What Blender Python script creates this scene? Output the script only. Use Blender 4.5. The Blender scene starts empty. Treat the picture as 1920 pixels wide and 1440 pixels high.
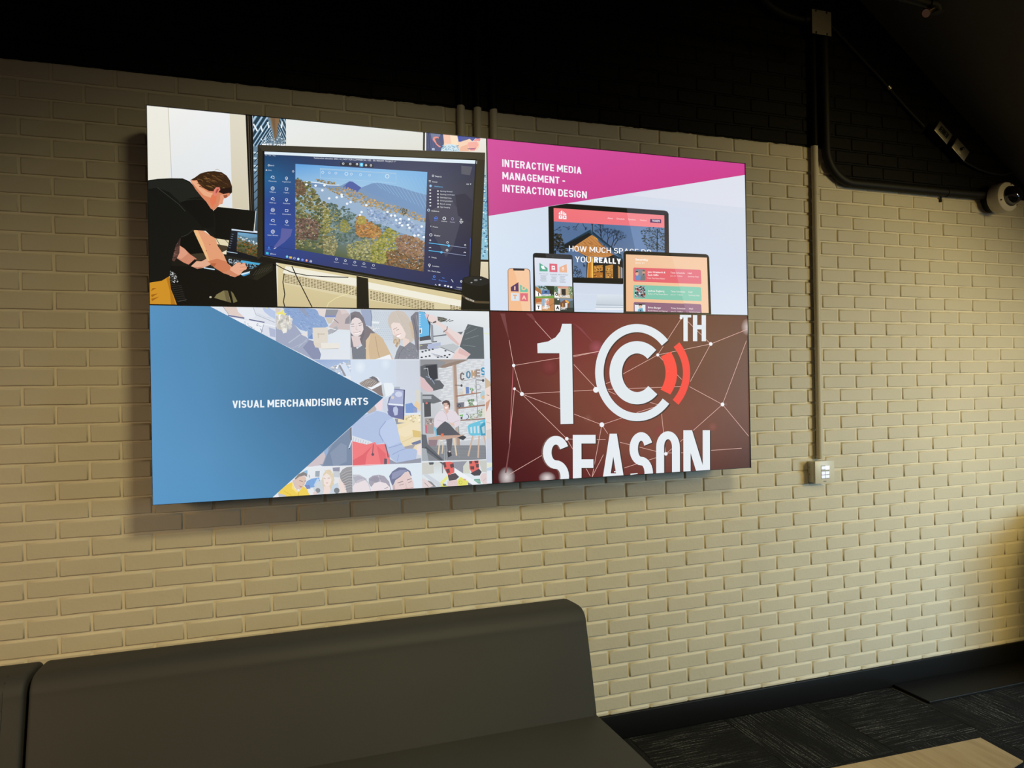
import bpy, bmesh, math, random
import numpy as np
from mathutils import Vector, Matrix
from mathutils.geometry import tessellate_polygon

S = bpy.context.scene
COL = S.collection
random.seed(7)

# ------------------------------------------------------------------ camera
CAM = np.array([0.36306, -2.9484, 1.58547])
FPX = 1364.84                                    # focal length in pixels of the 1920 x 1440 frame
RGT = np.array([0.94617752, -0.32316833, -0.01761598])
DWN = np.array([-0.01548271, 0.00917086, -0.99983808])
FWD = np.array([0.32327756, 0.94629706, 0.00367374])
cd = bpy.data.cameras.new('camera')
cd.sensor_width = 36.0
cd.lens = FPX / 1920 * 36.0
cd.clip_start = 0.02
cam = bpy.data.objects.new('camera', cd)
COL.objects.link(cam)
cam.matrix_world = Matrix((
    (RGT[0], -DWN[0], -FWD[0], CAM[0]),
    (RGT[1], -DWN[1], -FWD[1], CAM[1]),
    (RGT[2], -DWN[2], -FWD[2], CAM[2]),
    (0, 0, 0, 1)))
S.camera = cam

# ------------------------------------------------------------------ view
S.view_settings.view_transform = 'Standard'
S.view_settings.look = 'None'
S.view_settings.exposure = 0.0
S.view_settings.gamma = 1.0
S.view_settings.use_curve_mapping = False

# ------------------------------------------------------------------ world and lights
w = bpy.data.worlds.new('world')
S.world = w
w.use_nodes = True
w.node_tree.nodes['Background'].inputs[0].default_value = (1.0, 0.74, 0.57, 1)
w.node_tree.nodes['Background'].inputs[1].default_value = 0.07

def aim(o, target):
    d = Vector(target) - o.location
    o.rotation_euler = d.to_track_quat('-Z', 'Y').to_euler()

def area(name, loc, target, sx, sy, power, col, spread=180):
    l = bpy.data.lights.new(name, 'AREA')
    l.shape = 'RECTANGLE'
    l.size, l.size_y = sx, sy
    l.energy, l.color = power, col
    l.spread = math.radians(spread)
    o = bpy.data.objects.new(name, l)
    COL.objects.link(o)
    o.location = loc
    aim(o, target)
    return o

# warm light from the taller part of the room, right of and behind the camera
area('hall_light', (5.0, -4.4, 2.6), (3.9, 0, 1.2), 1.0, 1.2, 19.0, (1.0, 0.77, 0.30), 60)
# cool daylight from a low window on the right
area('window_light', (5.6, -3.2, 1.5), (3.3, 0, 0.15), 1.0, 0.8, 21.0, (0.48, 0.76, 1.0), 75)
# ceiling lamp behind the camera, shining down over the sofa
area('ceiling_light', (1.6, -3.3, 3.4), (0.6, 0, -0.3), 0.6, 0.6, 25.0, (1.0, 0.87, 0.47), 78)
# warm lamp on the left side of the room
area('floor_lamp_light', (-1.6, -2.6, 1.8), (-0.35, -0.2, 0.35), 0.5, 0.5, 6.4, (1.0, 0.72, 0.42), 80)

# ------------------------------------------------------------------ helpers
def lin(c):
    def f(v):
        v /= 255.0
        return v / 12.92 if v <= 0.04045 else ((v + 0.055) / 1.055) ** 2.4
    return tuple(f(v) for v in c[:3])

def tag(o, label=None, cat=None, group=None, kind=None):
    if label: o['label'] = label
    if cat: o['category'] = cat
    if group: o['group'] = group
    if kind: o['kind'] = kind
    return o

def link(name, me, mat=None, parent=None, smooth=False):
    o = bpy.data.objects.new(name, me)
    COL.objects.link(o)
    if mat is not None and len(me.materials) == 0:
        me.materials.append(mat)
    if parent is not None:
        o.parent = parent
    if smooth:
        for p in me.polygons: p.use_smooth = True
    return o

def empty(name, loc, rot=(0, 0, 0)):
    o = bpy.data.objects.new(name, None)
    o.empty_display_size = 0.1
    COL.objects.link(o)
    o.location = loc
    o.rotation_euler = rot
    return o

def from_bm(name, bm, mat=None, parent=None, smooth=False, sharp=None):
    me = bpy.data.meshes.new(name)
    bmesh.ops.recalc_face_normals(bm, faces=bm.faces[:])
    bm.to_mesh(me)
    bm.free()
    o = link(name, me, mat, parent, smooth)
    if sharp:
        try: me.set_sharp_from_angle(angle=math.radians(sharp))
        except Exception: pass
    return o

def box_bm(x0, x1, y0, y1, z0, z1, bev=0.0, seg=2, bm=None):
    own = bm is None
    b = bmesh.new()
    v = [b.verts.new(p) for p in ((x0,y0,z0),(x1,y0,z0),(x1,y1,z0),(x0,y1,z0),(x0,y0,z1),(x1,y0,z1),(x1,y1,z1),(x0,y1,z1))]
    for f in ((0,3,2,1),(4,5,6,7),(0,1,5,4),(1,2,6,5),(2,3,7,6),(3,0,4,7)):
        b.faces.new([v[i] for i in f])
    if bev > 0:
        bmesh.ops.bevel(b, geom=b.edges[:], offset=bev, segments=seg, affect='EDGES', profile=0.5)
    if own: return b
    me = bpy.data.meshes.new('t'); b.to_mesh(me); b.free(); bm.from_mesh(me); bpy.data.meshes.remove(me)
    return bm

def tube_bm(path, r, n=16, bm=None, caps=True):
    """round tube along a list of points"""
    bm = bm or bmesh.new()
    P = [Vector(p) for p in path]
    rings = []
    up = None
    for i, p in enumerate(P):
        t = (P[min(i+1, len(P)-1)] - P[max(i-1, 0)]).normalized()
        if up is None:
            up = Vector((0, 0, 1)) if abs(t.z) < 0.9 else Vector((0, 1, 0))
        a = t.cross(up).normalized()
        b = a.cross(t).normalized()
        up = b
        rr = r[i] if isinstance(r, (list, tuple)) else r
        rings.append([bm.verts.new(p + rr * (math.cos(2*math.pi*k/n) * a + math.sin(2*math.pi*k/n) * b)) for k in range(n)])
    for A, B in zip(rings[:-1], rings[1:]):
        for k in range(n):
            bm.faces.new((A[k], A[(k+1) % n], B[(k+1) % n], B[k]))
    if caps:
        bm.faces.new(rings[0]); bm.faces.new(rings[-1])
    return bm

def lathe_bm(prof, n=40, bm=None):
    """profile of (radius, height) turned about z"""
    bm = bm or bmesh.new()
    rings = []
    for r, h in prof:
        if r < 1e-6: rings.append([bm.verts.new((0, 0, h))])
        else: rings.append([bm.verts.new((r*math.cos(2*math.pi*k/n), r*math.sin(2*math.pi*k/n), h)) for k in range(n)])
    for A, B in zip(rings[:-1], rings[1:]):
        for k in range(n):
            k2 = (k+1) % n
            if len(A) == 1 and len(B) > 1: bm.faces.new((A[0], B[k2], B[k]))
            elif len(B) == 1 and len(A) > 1: bm.faces.new((A[k], A[k2], B[0]))
            elif len(A) > 1: bm.faces.new((A[k], A[k2], B[k2], B[k]))
    return bm

def arc(cx, cz, r, a0, a1, n, y):
    return [(cx + r*math.cos(math.radians(a0+(a1-a0)*i/n)), y, cz + r*math.sin(math.radians(a0+(a1-a0)*i/n))) for i in range(n+1)]

# ------------------------------------------------------------------ materials
class NT:
    def __init__(self, name):
        self.m = bpy.data.materials.new(name)
        self.m.use_nodes = True
        self.t = self.m.node_tree
        self.b = self.t.nodes['Principled BSDF']
    def n(self, kind, **kw):
        nd = self.t.nodes.new('ShaderNode' + kind)
        ins = kw.pop('ins', {})
        for k, v in kw.items(): setattr(nd, k, v)
        for k, v in ins.items():
            if isinstance(v, bpy.types.NodeSocket): self.t.links.new(v, nd.inputs[k])
            else: nd.inputs[k].default_value = v
        return nd
    def math(self, op, a, b=0.0, c=None, clamp=False):
        ins = {0: a, 1: b}
        if c is not None: ins[2] = c
        return self.n('Math', operation=op, use_clamp=clamp, ins=ins).outputs[0]
    def mix(self, f, a, b):
        nd = self.n('Mix', data_type='RGBA')
        for i, v in ((0, f), (6, a), (7, b)):
            if isinstance(v, bpy.types.NodeSocket): self.t.links.new(v, nd.inputs[i])
            else: nd.inputs[i].default_value = v if not isinstance(v, tuple) or len(v) == 4 else (*v, 1)
        return nd.outputs[2]
    def set(self, **kw):
        for k, v in kw.items():
            k = k.replace('_', ' ')
            if isinstance(v, bpy.types.NodeSocket): self.t.links.new(v, self.b.inputs[k])
            else: self.b.inputs[k].default_value = (*v, 1) if isinstance(v, tuple) and len(v) == 3 else v
        return self
    def bump(self, h, strength=0.3, dist=0.002):
        nd = self.n('Bump', ins={'Height': h, 'Strength': strength, 'Distance': dist})
        self.t.links.new(nd.outputs[0], self.b.inputs['Normal'])

def plain(name, col, rough=0.5, metal=0.0, spec=0.5, noise=0.06, nscale=60, bump=0.0):
    t = NT(name)
    geo = t.n('NewGeometry')
    nz = t.n('TexNoise', ins={'Vector': geo.outputs['Position'], 'Scale': nscale, 'Detail': 4.0})
    f = nz.outputs[0]
    a = tuple(max(0, c*(1-noise)) for c in col); b = tuple(min(1, c*(1+noise)) for c in col)
    t.set(Base_Color=t.mix(f, a, b), Roughness=rough, Metallic=metal)
    t.b.inputs['Specular IOR Level'].default_value = spec
    if bump: t.bump(f, bump, 0.001)
    return t.m

BEIGE = (0.56, 0.505, 0.385)
BLACKP = (0.0058, 0.0056, 0.005)
PAINT_Z = 2.757                                  # height where the beige paint stops and the black begins

def painted(name, rough=0.55, texture=True, tint=1.0):
    """the wall's two-colour paint: beige below, black above and behind the bent black pipe"""
    t = NT(name)
    pos = t.n('NewGeometry').outputs['Position']
    sep = t.n('SeparateXYZ', ins={0: pos})
    X, Z = sep.outputs[0], sep.outputs[2]
    wob = t.n('TexNoise', ins={'Vector': pos, 'Scale': 26.0, 'Detail': 3.0})
    wv = t.math('MULTIPLY', t.math('SUBTRACT', wob.outputs[0], 0.5), 0.016)
    zz = t.math('ADD', Z, wv)
    up = t.math('GREATER_THAN', zz, PAINT_Z)
    dx = t.math('MAXIMUM', t.math('SUBTRACT', 3.212, X), 0.0)
    dz = t.math('MAXIMUM', t.math('SUBTRACT', 2.752, Z), 0.0)
    d = t.math('SQRT', t.math('ADD', t.math('MULTIPLY', dx, dx), t.math('MULTIPLY', dz, dz)))
    right = t.math('LESS_THAN', d, 0.166)
    blk = t.math('MAXIMUM', up, right)
    n1 = t.n('TexNoise', ins={'Vector': pos, 'Scale': 3.0, 'Detail': 5.0})
    dirt = t.n('MapRange', ins={0: n1.outputs[0], 1: 0.3, 2: 0.75, 3: 0.0, 4: 1.0})
    bei = t.mix(dirt.outputs[0], tuple(min(0.9, c*0.95*tint) for c in BEIGE), tuple(min(0.9, c*1.04*tint) for c in BEIGE))
    t.set(Base_Color=t.mix(blk, bei, BLACKP), Roughness=rough)
    spec = t.n('MapRange', ins={0: blk, 3: 0.35, 4: 0.08})
    t.t.links.new(spec.outputs[0], t.b.inputs['Specular IOR Level'])
    if texture:
        n2 = t.n('TexNoise', ins={'Vector': pos, 'Scale': 70.0, 'Detail': 5.0, 'Roughness': 0.6})
        n3 = t.n('TexNoise', ins={'Vector': pos, 'Scale': 14.0, 'Detail': 3.0})
        h = t.math('ADD', t.math('MULTIPLY', n2.outputs[0], 0.5), n3.outputs[0])
        t.bump(h, 0.32, 0.006)
    return t.m

M_PAINT = painted('brick_paint', tint=0.985)
M_JOINT = painted('lit_mortar_paint', tint=1.15)          # same paint tinted lighter, painting in the light the joints catch
M_PIPEPAINT = painted('pipe_paint', 0.45, False)
M_BLACK = plain('black_paint', BLACKP, 0.6, spec=0.3, bump=0.05)
M_SOFFIT = plain('black_soffit_paint', (0.080, 0.072, 0.058), 0.85, spec=0.3, nscale=120, bump=0.15)
M_RUBBER = plain('black_rubber', (0.0045, 0.0042, 0.004), 0.45, spec=0.22, bump=0.03)
M_MAT = plain('black_rubber_mat', (0.0055, 0.0052, 0.005), 0.55, spec=0.22, nscale=200, bump=0.1)
M_BEZEL = plain('black_plastic', (0.006, 0.006, 0.006), 0.35)
M_STEEL = plain('steel', (0.42, 0.39, 0.33), 0.38, 1.0)
M_GREYPLATE = plain('grey_cover_plate', (0.30, 0.27, 0.21), 0.5, 0.2)
M_BRASS = plain('brass', (0.24, 0.16, 0.10), 0.5, 1.0)
M_WHITE = plain('white_plastic', (0.55, 0.50, 0.41), 0.45, noise=0.02)
M_IVORY = plain('ivory_plastic', (0.60, 0.56, 0.45), 0.4, noise=0.02)
M_DOME = plain('smoked_dome', (0.004, 0.004, 0.004), 0.06, spec=0.8, noise=0.0)
M_CABINET = plain('dark_brown_wood', (0.03, 0.02, 0.012), 0.5)

def upholstery():
    t = NT('grey_vinyl')
    pos = t.n('NewGeometry').outputs['Position']
    n1 = t.n('TexNoise', ins={'Vector': pos, 'Scale': 420.0, 'Detail': 3.0})
    n2 = t.n('TexNoise', ins={'Vector': pos, 'Scale': 4.0, 'Detail': 3.0})
    t.set(Base_Color=t.mix(n2.outputs[0], (0.040, 0.0405, 0.040), (0.047, 0.047, 0.046)), Roughness=0.62)
    t.b.inputs['Specular IOR Level'].default_value = 0.2
    t.bump(t.math('ADD', t.math('MULTIPLY', n1.outputs[0], 0.25), t.math('MULTIPLY', n2.outputs[0], 2.0)), 0.25, 0.003)
    return t.m
M_VINYL = upholstery()
M_SEAM = plain('dark_stitching', (0.03, 0.032, 0.032), 0.7)

def carpet():
    t = NT('carpet_pile')
    tc = t.n('TexCoord').outputs['Object']
    rnd = t.n('ObjectInfo').outputs['Random']
    sh = t.n('CombineXYZ', ins={0: t.math('MULTIPLY', rnd, 37.0), 1: t.math('MULTIPLY', rnd, 91.0), 2: 0.0})
    p = t.n('VectorMath', operation='ADD', ins={0: tc, 1: sh.outputs[0]}).outputs[0]
    m1 = t.n('Mapping', ins={0: p, 3: (5.0, 150.0, 1.0)})
    streak = t.n('TexNoise', ins={'Vector': m1.outputs[0], 'Scale': 1.0, 'Detail': 2.0})
    m2 = t.n('Mapping', ins={0: p, 3: (3.0, 6.5, 1.0)})
    patch = t.n('TexNoise', ins={'Vector': m2.outputs[0], 'Scale': 1.0, 'Detail': 2.0})
    m3 = t.n('Mapping', ins={0: p, 3: (95.0, 190.0, 1.0)})
    loop = t.n('TexNoise', ins={'Vector': m3.outputs[0], 'Scale': 1.0, 'Detail': 1.0})
    s = t.n('MapRange', ins={0: streak.outputs[0], 1: 0.50, 2: 0.68, 3: 0.0, 4: 1.0}).outputs[0]
    q = t.n('MapRange', ins={0: patch.outputs[0], 1: 0.40, 2: 0.62, 3: 0.08, 4: 1.0}).outputs[0]
    l = t.n('MapRange', ins={0: loop.outputs[0], 1: 0.42, 2: 0.62, 3: 0.12, 4: 1.0}).outputs[0]
    f = t.math('MULTIPLY', t.math('MULTIPLY', s, q), l)
    t.set(Base_Color=t.mix(f, (0.012, 0.0122, 0.0115), (0.19, 0.19, 0.175)), Roughness=0.95)
    t.b.inputs['Specular IOR Level'].default_value = 0.1
    t.bump(t.math('ADD', loop.outputs[0], streak.outputs[0]), 0.6, 0.004)
    return t.m
M_CARPET = carpet()
M_SUBFLOOR = plain('subfloor', (0.008, 0.008, 0.008), 0.9)

def laminate():
    t = NT('oak_laminate')
    tc = t.n('TexCoord').outputs['Object']
    m1 = t.n('Mapping', ins={0: tc, 2: (0, 0, math.radians(3)), 3: (26.0, 2.2, 1.0)})
    g = t.n('TexNoise', ins={'Vector': m1.outputs[0], 'Scale': 1.0, 'Detail': 6.0, 'Roughness': 0.6})
    m2 = t.n('Mapping', ins={0: tc, 3: (160.0, 6.0, 1.0)})
    fine = t.n('TexNoise', ins={'Vector': m2.outputs[0], 'Scale': 1.0, 'Detail': 3.0})
    f = t.math('ADD', t.math('MULTIPLY', g.outputs[0], 0.75), t.math('MULTIPLY', fine.outputs[0], 0.25))
    f2 = t.n('MapRange', ins={0: f, 1: 0.33, 2: 0.66, 3: 0.0, 4: 1.0}).outputs[0]
    t.set(Base_Color=t.mix(f2, (0.36, 0.265, 0.15), (0.53, 0.42, 0.265)), Roughness=0.45)
    t.b.inputs['Specular IOR Level'].default_value = 0.3
    return t.m
M_OAK = laminate()

# ------------------------------------------------------------------ the setting
BL, BC = 0.2032, 0.067473                        # brick module and course height
BX0, BZ0 = -0.43228, 1.03899                     # centre of a head joint and of its course
XL, XR, ZT = -2.6, 6.2, 3.78

bm = box_bm(XL, XR, 0.0065, 0.25, 0.0, ZT)
wall = tag(from_bm('wall_back', bm, M_JOINT), 'painted brick wall, beige below and black above', kind='structure')

def px(p):
    d = np.asarray(p, float) - CAM
    z = d @ FWD
    return 960 + FPX * (d @ RGT) / z, 720 + FPX * (d @ DWN) / z

def brick_mesh(name, w, h, seed):
    """one brick face: slightly irregular outline, rounded arris, shallow sides"""
    r = random.Random(seed)
    bm = bmesh.new()
    j = lambda s: r.uniform(-s, s)
    rings = []
    # rows: outline at the mortar, below the arris, arris, front face; the top edge slopes out to catch light
    for side, bot, top, y in ((-0.0012, -0.0008, -0.0042, 0.0075), (0.0, 0.0, -0.0012, 0.0030), (0.0013, 0.0010, 0.0016, 0.0007), (0.0034, 0.0028, 0.0044, 0.0)):
        pts = []
        a, b0, b1 = w/2 - side, -(h/2 - bot), h/2 - top
        for (cx, cz) in ((-a, b0), (-a*0.33, b0), (a*0.33, b0), (a, b0), (a, b1), (a*0.33, b1), (-a*0.33, b1), (-a, b1)):
            pts.append((cx, y, cz))
        rings.append(pts)
    wob = [(j(0.0011), j(0.0009)) for _ in range(8)]
    V = [[bm.verts.new((p[0]+wob[i][0], p[1], p[2]+wob[i][1])) for i, p in enumerate(R)] for R in rings]
    for A, B in zip(V[:-1], V[1:]):
        for k in range(8):
            bm.faces.new((A[k], A[(k+1) % 8], B[(k+1) % 8], B[k]))
    f = V[-1]
    for q in ((0, 1, 6, 7), (1, 2, 5, 6), (2, 3, 4, 5)):
        bm.faces.new([f[i] for i in q])
    bmesh.ops.recalc_face_normals(bm, faces=bm.faces[:])
    me = bpy.data.meshes.new(name)
    bm.to_mesh(me); bm.free()
    me.materials.append(M_PAINT); me.materials.append(M_JOINT)
    for p in me.polygons:
        p.use_smooth = abs(p.normal.y) < 0.999
        # the sloping mortar above the brick and its deeper sides belong to the joint
        p.material_index = 1 if (p.normal.z > 0.3 or p.center.y > 0.003) else 0
    return me

JOINT = 0.0108
protos = [brick_mesh('brick', BL - JOINT, BC - JOINT, 100 + i) for i in range(6)]

def hidden(x, z):
    if 0.03 < x < 2.36 and 1.24 < z < 2.5: return True             # behind the video wall
    if x < 1.42 and z < 0.60: return True                          # behind the sofa
    return False

spots = []
row0 = int((BZ0 - 0.11) / BC) + 1
for r in range(-42, row0 + 1):
    zc = BZ0 - r * BC
    if zc - BC/2 < 0.02 or zc + BC/2 > ZT: continue
    off = 0.0 if r % 2 == 0 else 0.5
    k = math.floor((XL - BX0) / BL)
    while True:
        xc = BX0 + (k + off + 0.5) * BL
        k += 1
        if xc + BL/2 > XR: break
        if xc - BL/2 < XL: continue
        u, v = px((xc, 0, zc))
        a, b = px((xc - BL/2, 0, zc)), px((xc + BL/2, 0, zc))
        c, d = px((xc, 0, zc - BC/2)), px((xc, 0, zc + BC/2))
        areapx = abs(b[0]-a[0]) * abs(d[1]-c[1])
        inview = -60 < u < 1980 and -20 < v < 1460 and not hidden(xc, zc)
        light = zc < 2.76
        spots.append((not (inview and light), not inview, -areapx, xc, zc))
spots.sort()
rb = random.Random(3)
def brick_pose():
    return rb.uniform(-0.0012, 0.0012), rb.uniform(-0.0035, 0.0035), rb.uniform(-0.0015, 0.0012)
for i, (_, _, _, xc, zc) in enumerate(spots[:300]):
    o = bpy.data.objects.new('brick', protos[i % 6])
    COL.objects.link(o)
    dz, ry, dy = brick_pose()
    o.location = (xc, dy, zc + dz)
    o.rotation_euler = (0, ry, 0)
    o.parent = wall
bm = bmesh.new()
for i, (_, _, _, xc, zc) in enumerate(spots[300:]):
    dz, ry, dy = brick_pose()
    n0 = len(bm.verts)
    bm.from_mesh(protos[i % 6])
    bm.verts.ensure_lookup_table()
    mt = Matrix.Translation((xc, dy, zc + dz)) @ Matrix.Rotation(ry, 4, 'Y')
    for v in bm.verts[n0:]: v.co = mt @ v.co
me = bpy.data.meshes.new('brick_courses'); bm.to_mesh(me); bm.free()
for p in me.polygons: p.use_smooth = abs(p.normal.y) < 0.999
me.materials.append(M_PAINT); me.materials.append(M_JOINT)
tag(link('brick_courses', me, M_PAINT, wall), kind='stuff')

# floor of carpet tiles
bm = box_bm(XL, XR, -5.2, 0.25, -0.12, -0.006)
floor = tag(from_bm('floor', bm, M_SUBFLOOR), 'dark grey carpet tile floor', kind='structure')
TS = 0.5
tile_me = bpy.data.meshes.new('carpet_tile')
b = box_bm(-TS/2+0.0006, TS/2-0.0006, -TS/2+0.0006, TS/2-0.0006, -0.006, 0.0, 0.0015, 1)
b.to_mesh(tile_me); b.free(); tile_me.materials.append(M_CARPET)
for ix in range(-3, 11):
    for iy in range(0, 7):
        o = bpy.data.objects.new('carpet_tile', tile_me)
        COL.objects.link(o)
        o.location = (0.14 + TS*ix, -TS/2 - TS*iy - 0.012, 0)
        o.rotation_euler = (0, 0, math.pi/2 * ((ix + iy) % 2) + math.pi * ((ix*3 + iy) % 2))
        o.parent = floor

# baseboard
bm = box_bm(XL, XR, -0.012, 0.0065, 0.0, 0.113, 0.004, 3)
base = tag(from_bm('baseboard_back', bm, M_RUBBER, smooth=True, sharp=40), 'tall black rubber baseboard', kind='structure')

# black ceiling on the left and the sloping underside of the stairs on the right
bm = box_bm(XL, 2.96, -5.2, 0.0, 3.52, 3.78)
tag(from_bm('ceiling', bm, M_BLACK), 'black ceiling', kind='structure')
bm = bmesh.new()
x0, x1 = 2.97, 5.0
zs = lambda x: 3.548 - 0.757 * (x - 3.29)
T = 0.16
pts = [(x0, zs(x0)), (x1, zs(x1)), (x1, zs(x1)+T), (x0, zs(x0)+T)]
A = [bm.verts.new((x, 0.0, z)) for x, z in pts]; B = [bm.verts.new((x, -1.9, z)) for x, z in pts]
bm.faces.new(A); bm.faces.new(B[::-1])
for k in range(4): bm.faces.new((A[k], B[k], B[(k+1) % 4], A[(k+1) % 4]))
tag(from_bm('ceiling_slope', bm, M_SOFFIT), 'black sloping underside of the stairs', kind='structure')
# ------------------------------------------------------------------ sofa modules
def smooth_loop(P, n=6):
    """closed Catmull-Rom curve through the corners of a profile"""
    out = []
    m = len(P)
    for i in range(m):
        p0, p1, p2, p3 = [Vector(P[(i+k-1) % m]) for k in range(4)]
        for k in range(n):
            t = k / n
            out.append(tuple(0.5*((2*p1) + (p2-p0)*t + (2*p0-5*p1+4*p2-p3)*t*t + (3*p1-p0-3*p2+p3)*t*t*t)))
    return out

def extrude_profile(prof, x0, x1, bev, seg=4):
    bm = bmesh.new()
    A = [bm.verts.new((x0, y, z)) for y, z in prof]
    B = [bm.verts.new((x1, y, z)) for y, z in prof]
    caps = [bm.faces.new(A), bm.faces.new(B[::-1])]
    n = len(prof)
    for k in range(n): bm.faces.new((A[k], B[k], B[(k+1) % n], A[(k+1) % n]))
    bmesh.ops.recalc_face_normals(bm, faces=bm.faces[:])
    ed = list({e for f in caps for e in f.edges})
    bmesh.ops.bevel(bm, geom=ed, offset=bev, segments=seg, affect='EDGES', profile=0.5, clamp_overlap=True)
    return bm

def sofa(x0, x1, label, seams):
    cx = (x0 + x1) / 2
    t = empty('sofa_module', (cx, -0.8, 0))
    tag(t, label, 'sofa', 'grey vinyl sofa modules along the wall')
    a, b = x0 - cx, x1 - cx
    Y = 0.8
    back = [(-0.652, 0.36), (-0.642, 0.43), (-0.622, 0.52), (-0.600, 0.61), (-0.578, 0.69), (-0.568, 0.728), (-0.562, 0.752), (-0.543, 0.775), (-0.510, 0.785), (-0.44, 0.782), (-0.385, 0.776), (-0.352, 0.755), (-0.341, 0.70), (-0.337, 0.45), (-0.335, 0.20), (-0.345, 0.145), (-0.45, 0.14), (-0.60, 0.14), (-0.64, 0.16), (-0.655, 0.25)]
    back = smooth_loop([(y+Y, z) for y, z in back], 4)
    o = from_bm('backrest', extrude_profile(back, a, b, 0.018, 4), M_VINYL, t, True, 50)
    seat = [(-1.25, 0.25), (-1.265, 0.30), (-1.265, 0.40), (-1.25, 0.43), (-1.20, 0.441), (-0.95, 0.444), (-0.70, 0.440), (-0.62, 0.436), (-0.60, 0.42), (-0.60, 0.27), (-0.62, 0.25), (-0.90, 0.245)]
    seat = smooth_loop([(y+Y, z) for y, z in seat], 4)
    from_bm('seat', extrude_profile(seat, a + 0.002, b - 0.002, 0.022, 4), M_VINYL, t, True, 50)
    from_bm('base', box_bm(a+0.02, b-0.02, -1.22+Y, -0.36+Y, 0.10, 0.26, 0.008), M_VINYL, t)
    for sx in (a+0.09, b-0.09):
        for sy in (-1.16, -0.42):
            bm = tube_bm([(sx, sy+Y, 0.0), (sx, sy+Y, 0.012), (sx, sy+Y, 0.11)], [0.022, 0.024, 0.024], 14)
            from_bm('leg', bm, M_STEEL, t, True, 40)
    # piping along the end panels of the backrest
    for sx, s in ((a, 1), (b, -1)):
        xx = sx + s*0.012
        path = [(xx, y+Y, z) for y, z in ((-0.640, 0.43), (-0.619, 0.52), (-0.597, 0.61), (-0.575, 0.69), (-0.565, 0.728), (-0.559, 0.750), (-0.541, 0.772), (-0.510, 0.782), (-0.44, 0.779), (-0.387, 0.773), (-0.355, 0.753), (-0.344, 0.70), (-0.340, 0.45))]
        from_bm('piping', tube_bm(path, 0.0026, 8), M_SEAM, t, True)
    if seams:
        sl = bmesh.new()
        tube_bm([(a+0.03, -0.5785+Y, 0.69), (b-0.05, -0.5785+Y, 0.69)], 0.0018, 6, sl)
        tube_bm([(b-0.052, y+Y, z) for y, z in ((-0.6425, 0.43), (-0.6225, 0.52), (-0.6005, 0.61), (-0.5785, 0.69), (-0.5685, 0.728), (-0.5625, 0.752), (-0.5435, 0.7755), (-0.510, 0.7855))], 0.0018, 6, sl)
        from_bm('stitched_seam', sl, M_SEAM, t)
    return t

sofa(-0.276, 1.445, 'long dark grey vinyl sofa module standing under the video wall', False)
sofa(-1.70, -0.287, 'dark grey vinyl sofa module with stitched seams cut off by the left edge', True)

# ------------------------------------------------------------------ low table, floor mat, cabinet added for its shadow
t = empty('coffee_table', (1.9, -1.45, 0))
tag(t, 'low coffee table with oak top and black edge beside the sofa', 'table')
def slab(pts, z0, z1):
    bm = bmesh.new()
    A = [bm.verts.new((x-1.9, y+1.45, z0)) for x, y in pts]; B = [bm.verts.new((x-1.9, y+1.45, z1)) for x, y in pts]
    bm.faces.new(A[::-1]); bm.faces.new(B)
    n = len(pts)
    for k in range(n): bm.faces.new((A[k], A[(k+1) % n], B[(k+1) % n], B[k]))
    return bm
top = [(1.62, -1.208), (1.62, -1.60), (2.476, -1.386), (2.491, -1.239)]
from_bm('tabletop', slab(top, 0.446, 0.45), M_OAK, t)
from_bm('edge_band', slab([(1.621,-1.209),(1.621,-1.599),(2.475,-1.3868),(2.490,-1.240)], 0.418, 0.4458), M_BLACK, t)
from_bm('column', tube_bm([(0.12, 0.02, 0.02), (0.12, 0.02, 0.42)], 0.03, 20), M_BLACK, t, True, 40)
from_bm('foot_plate', slab([(1.80,-1.26),(1.80,-1.54),(2.24,-1.50),(2.24,-1.28)], 0.0005, 0.018), M_BLACK, t)

bm = box_bm(3.417, 5.4, -0.230, -0.0125, 0.0005, 0.013, 0.004, 2)
tag(from_bm('floor_mat', bm, M_MAT), 'flat black rubber mat lying against the baseboard', 'mat')

t = empty('shadow_cabinet', (4.83, -0.40, 0))  # out of view, added to cast the soft shadow on the wall's right end
tag(t, 'unseen dark brown cabinet added beyond the right edge to shade the wall', 'cabinet')
from_bm('body', box_bm(-0.36, 0.36, -0.50, 0.16, 0.015, 0.90, 0.004), M_CABINET, t)
for s in (-1, 1):
    d = from_bm('door', box_bm(min(s*0.004, s*0.35), max(s*0.004, s*0.35), -0.52, -0.501, 0.06, 0.88, 0.003), M_CABINET, t)
    from_bm('handle', tube_bm([(s*0.03, -0.545, 0.45), (s*0.03, -0.545, 0.57)], 0.005, 10), M_STEEL, d)

# ------------------------------------------------------------------ conduits and pipes on the wall
def strap(parent, x, z, r, y, mat):
    bm = bmesh.new()
    n = 10
    A = []; B = []
    for i in range(n + 1):
        a = math.pi * i / n
        px_, py_ = x + (r+0.0025)*math.cos(a), y - (r+0.0025)*math.sin(a)
        A.append(bm.verts.new((px_, py_, z-0.008))); B.append(bm.verts.new((px_, py_, z+0.008)))
    for i in range(n): bm.faces.new((A[i], A[i+1], B[i+1], B[i]))
    box_bm(x+r+0.001, x+r+0.024, -0.003, 0.001, z-0.008, z+0.008, 0, 1, bm)
    return from_bm('strap', bm, mat, parent)

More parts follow.
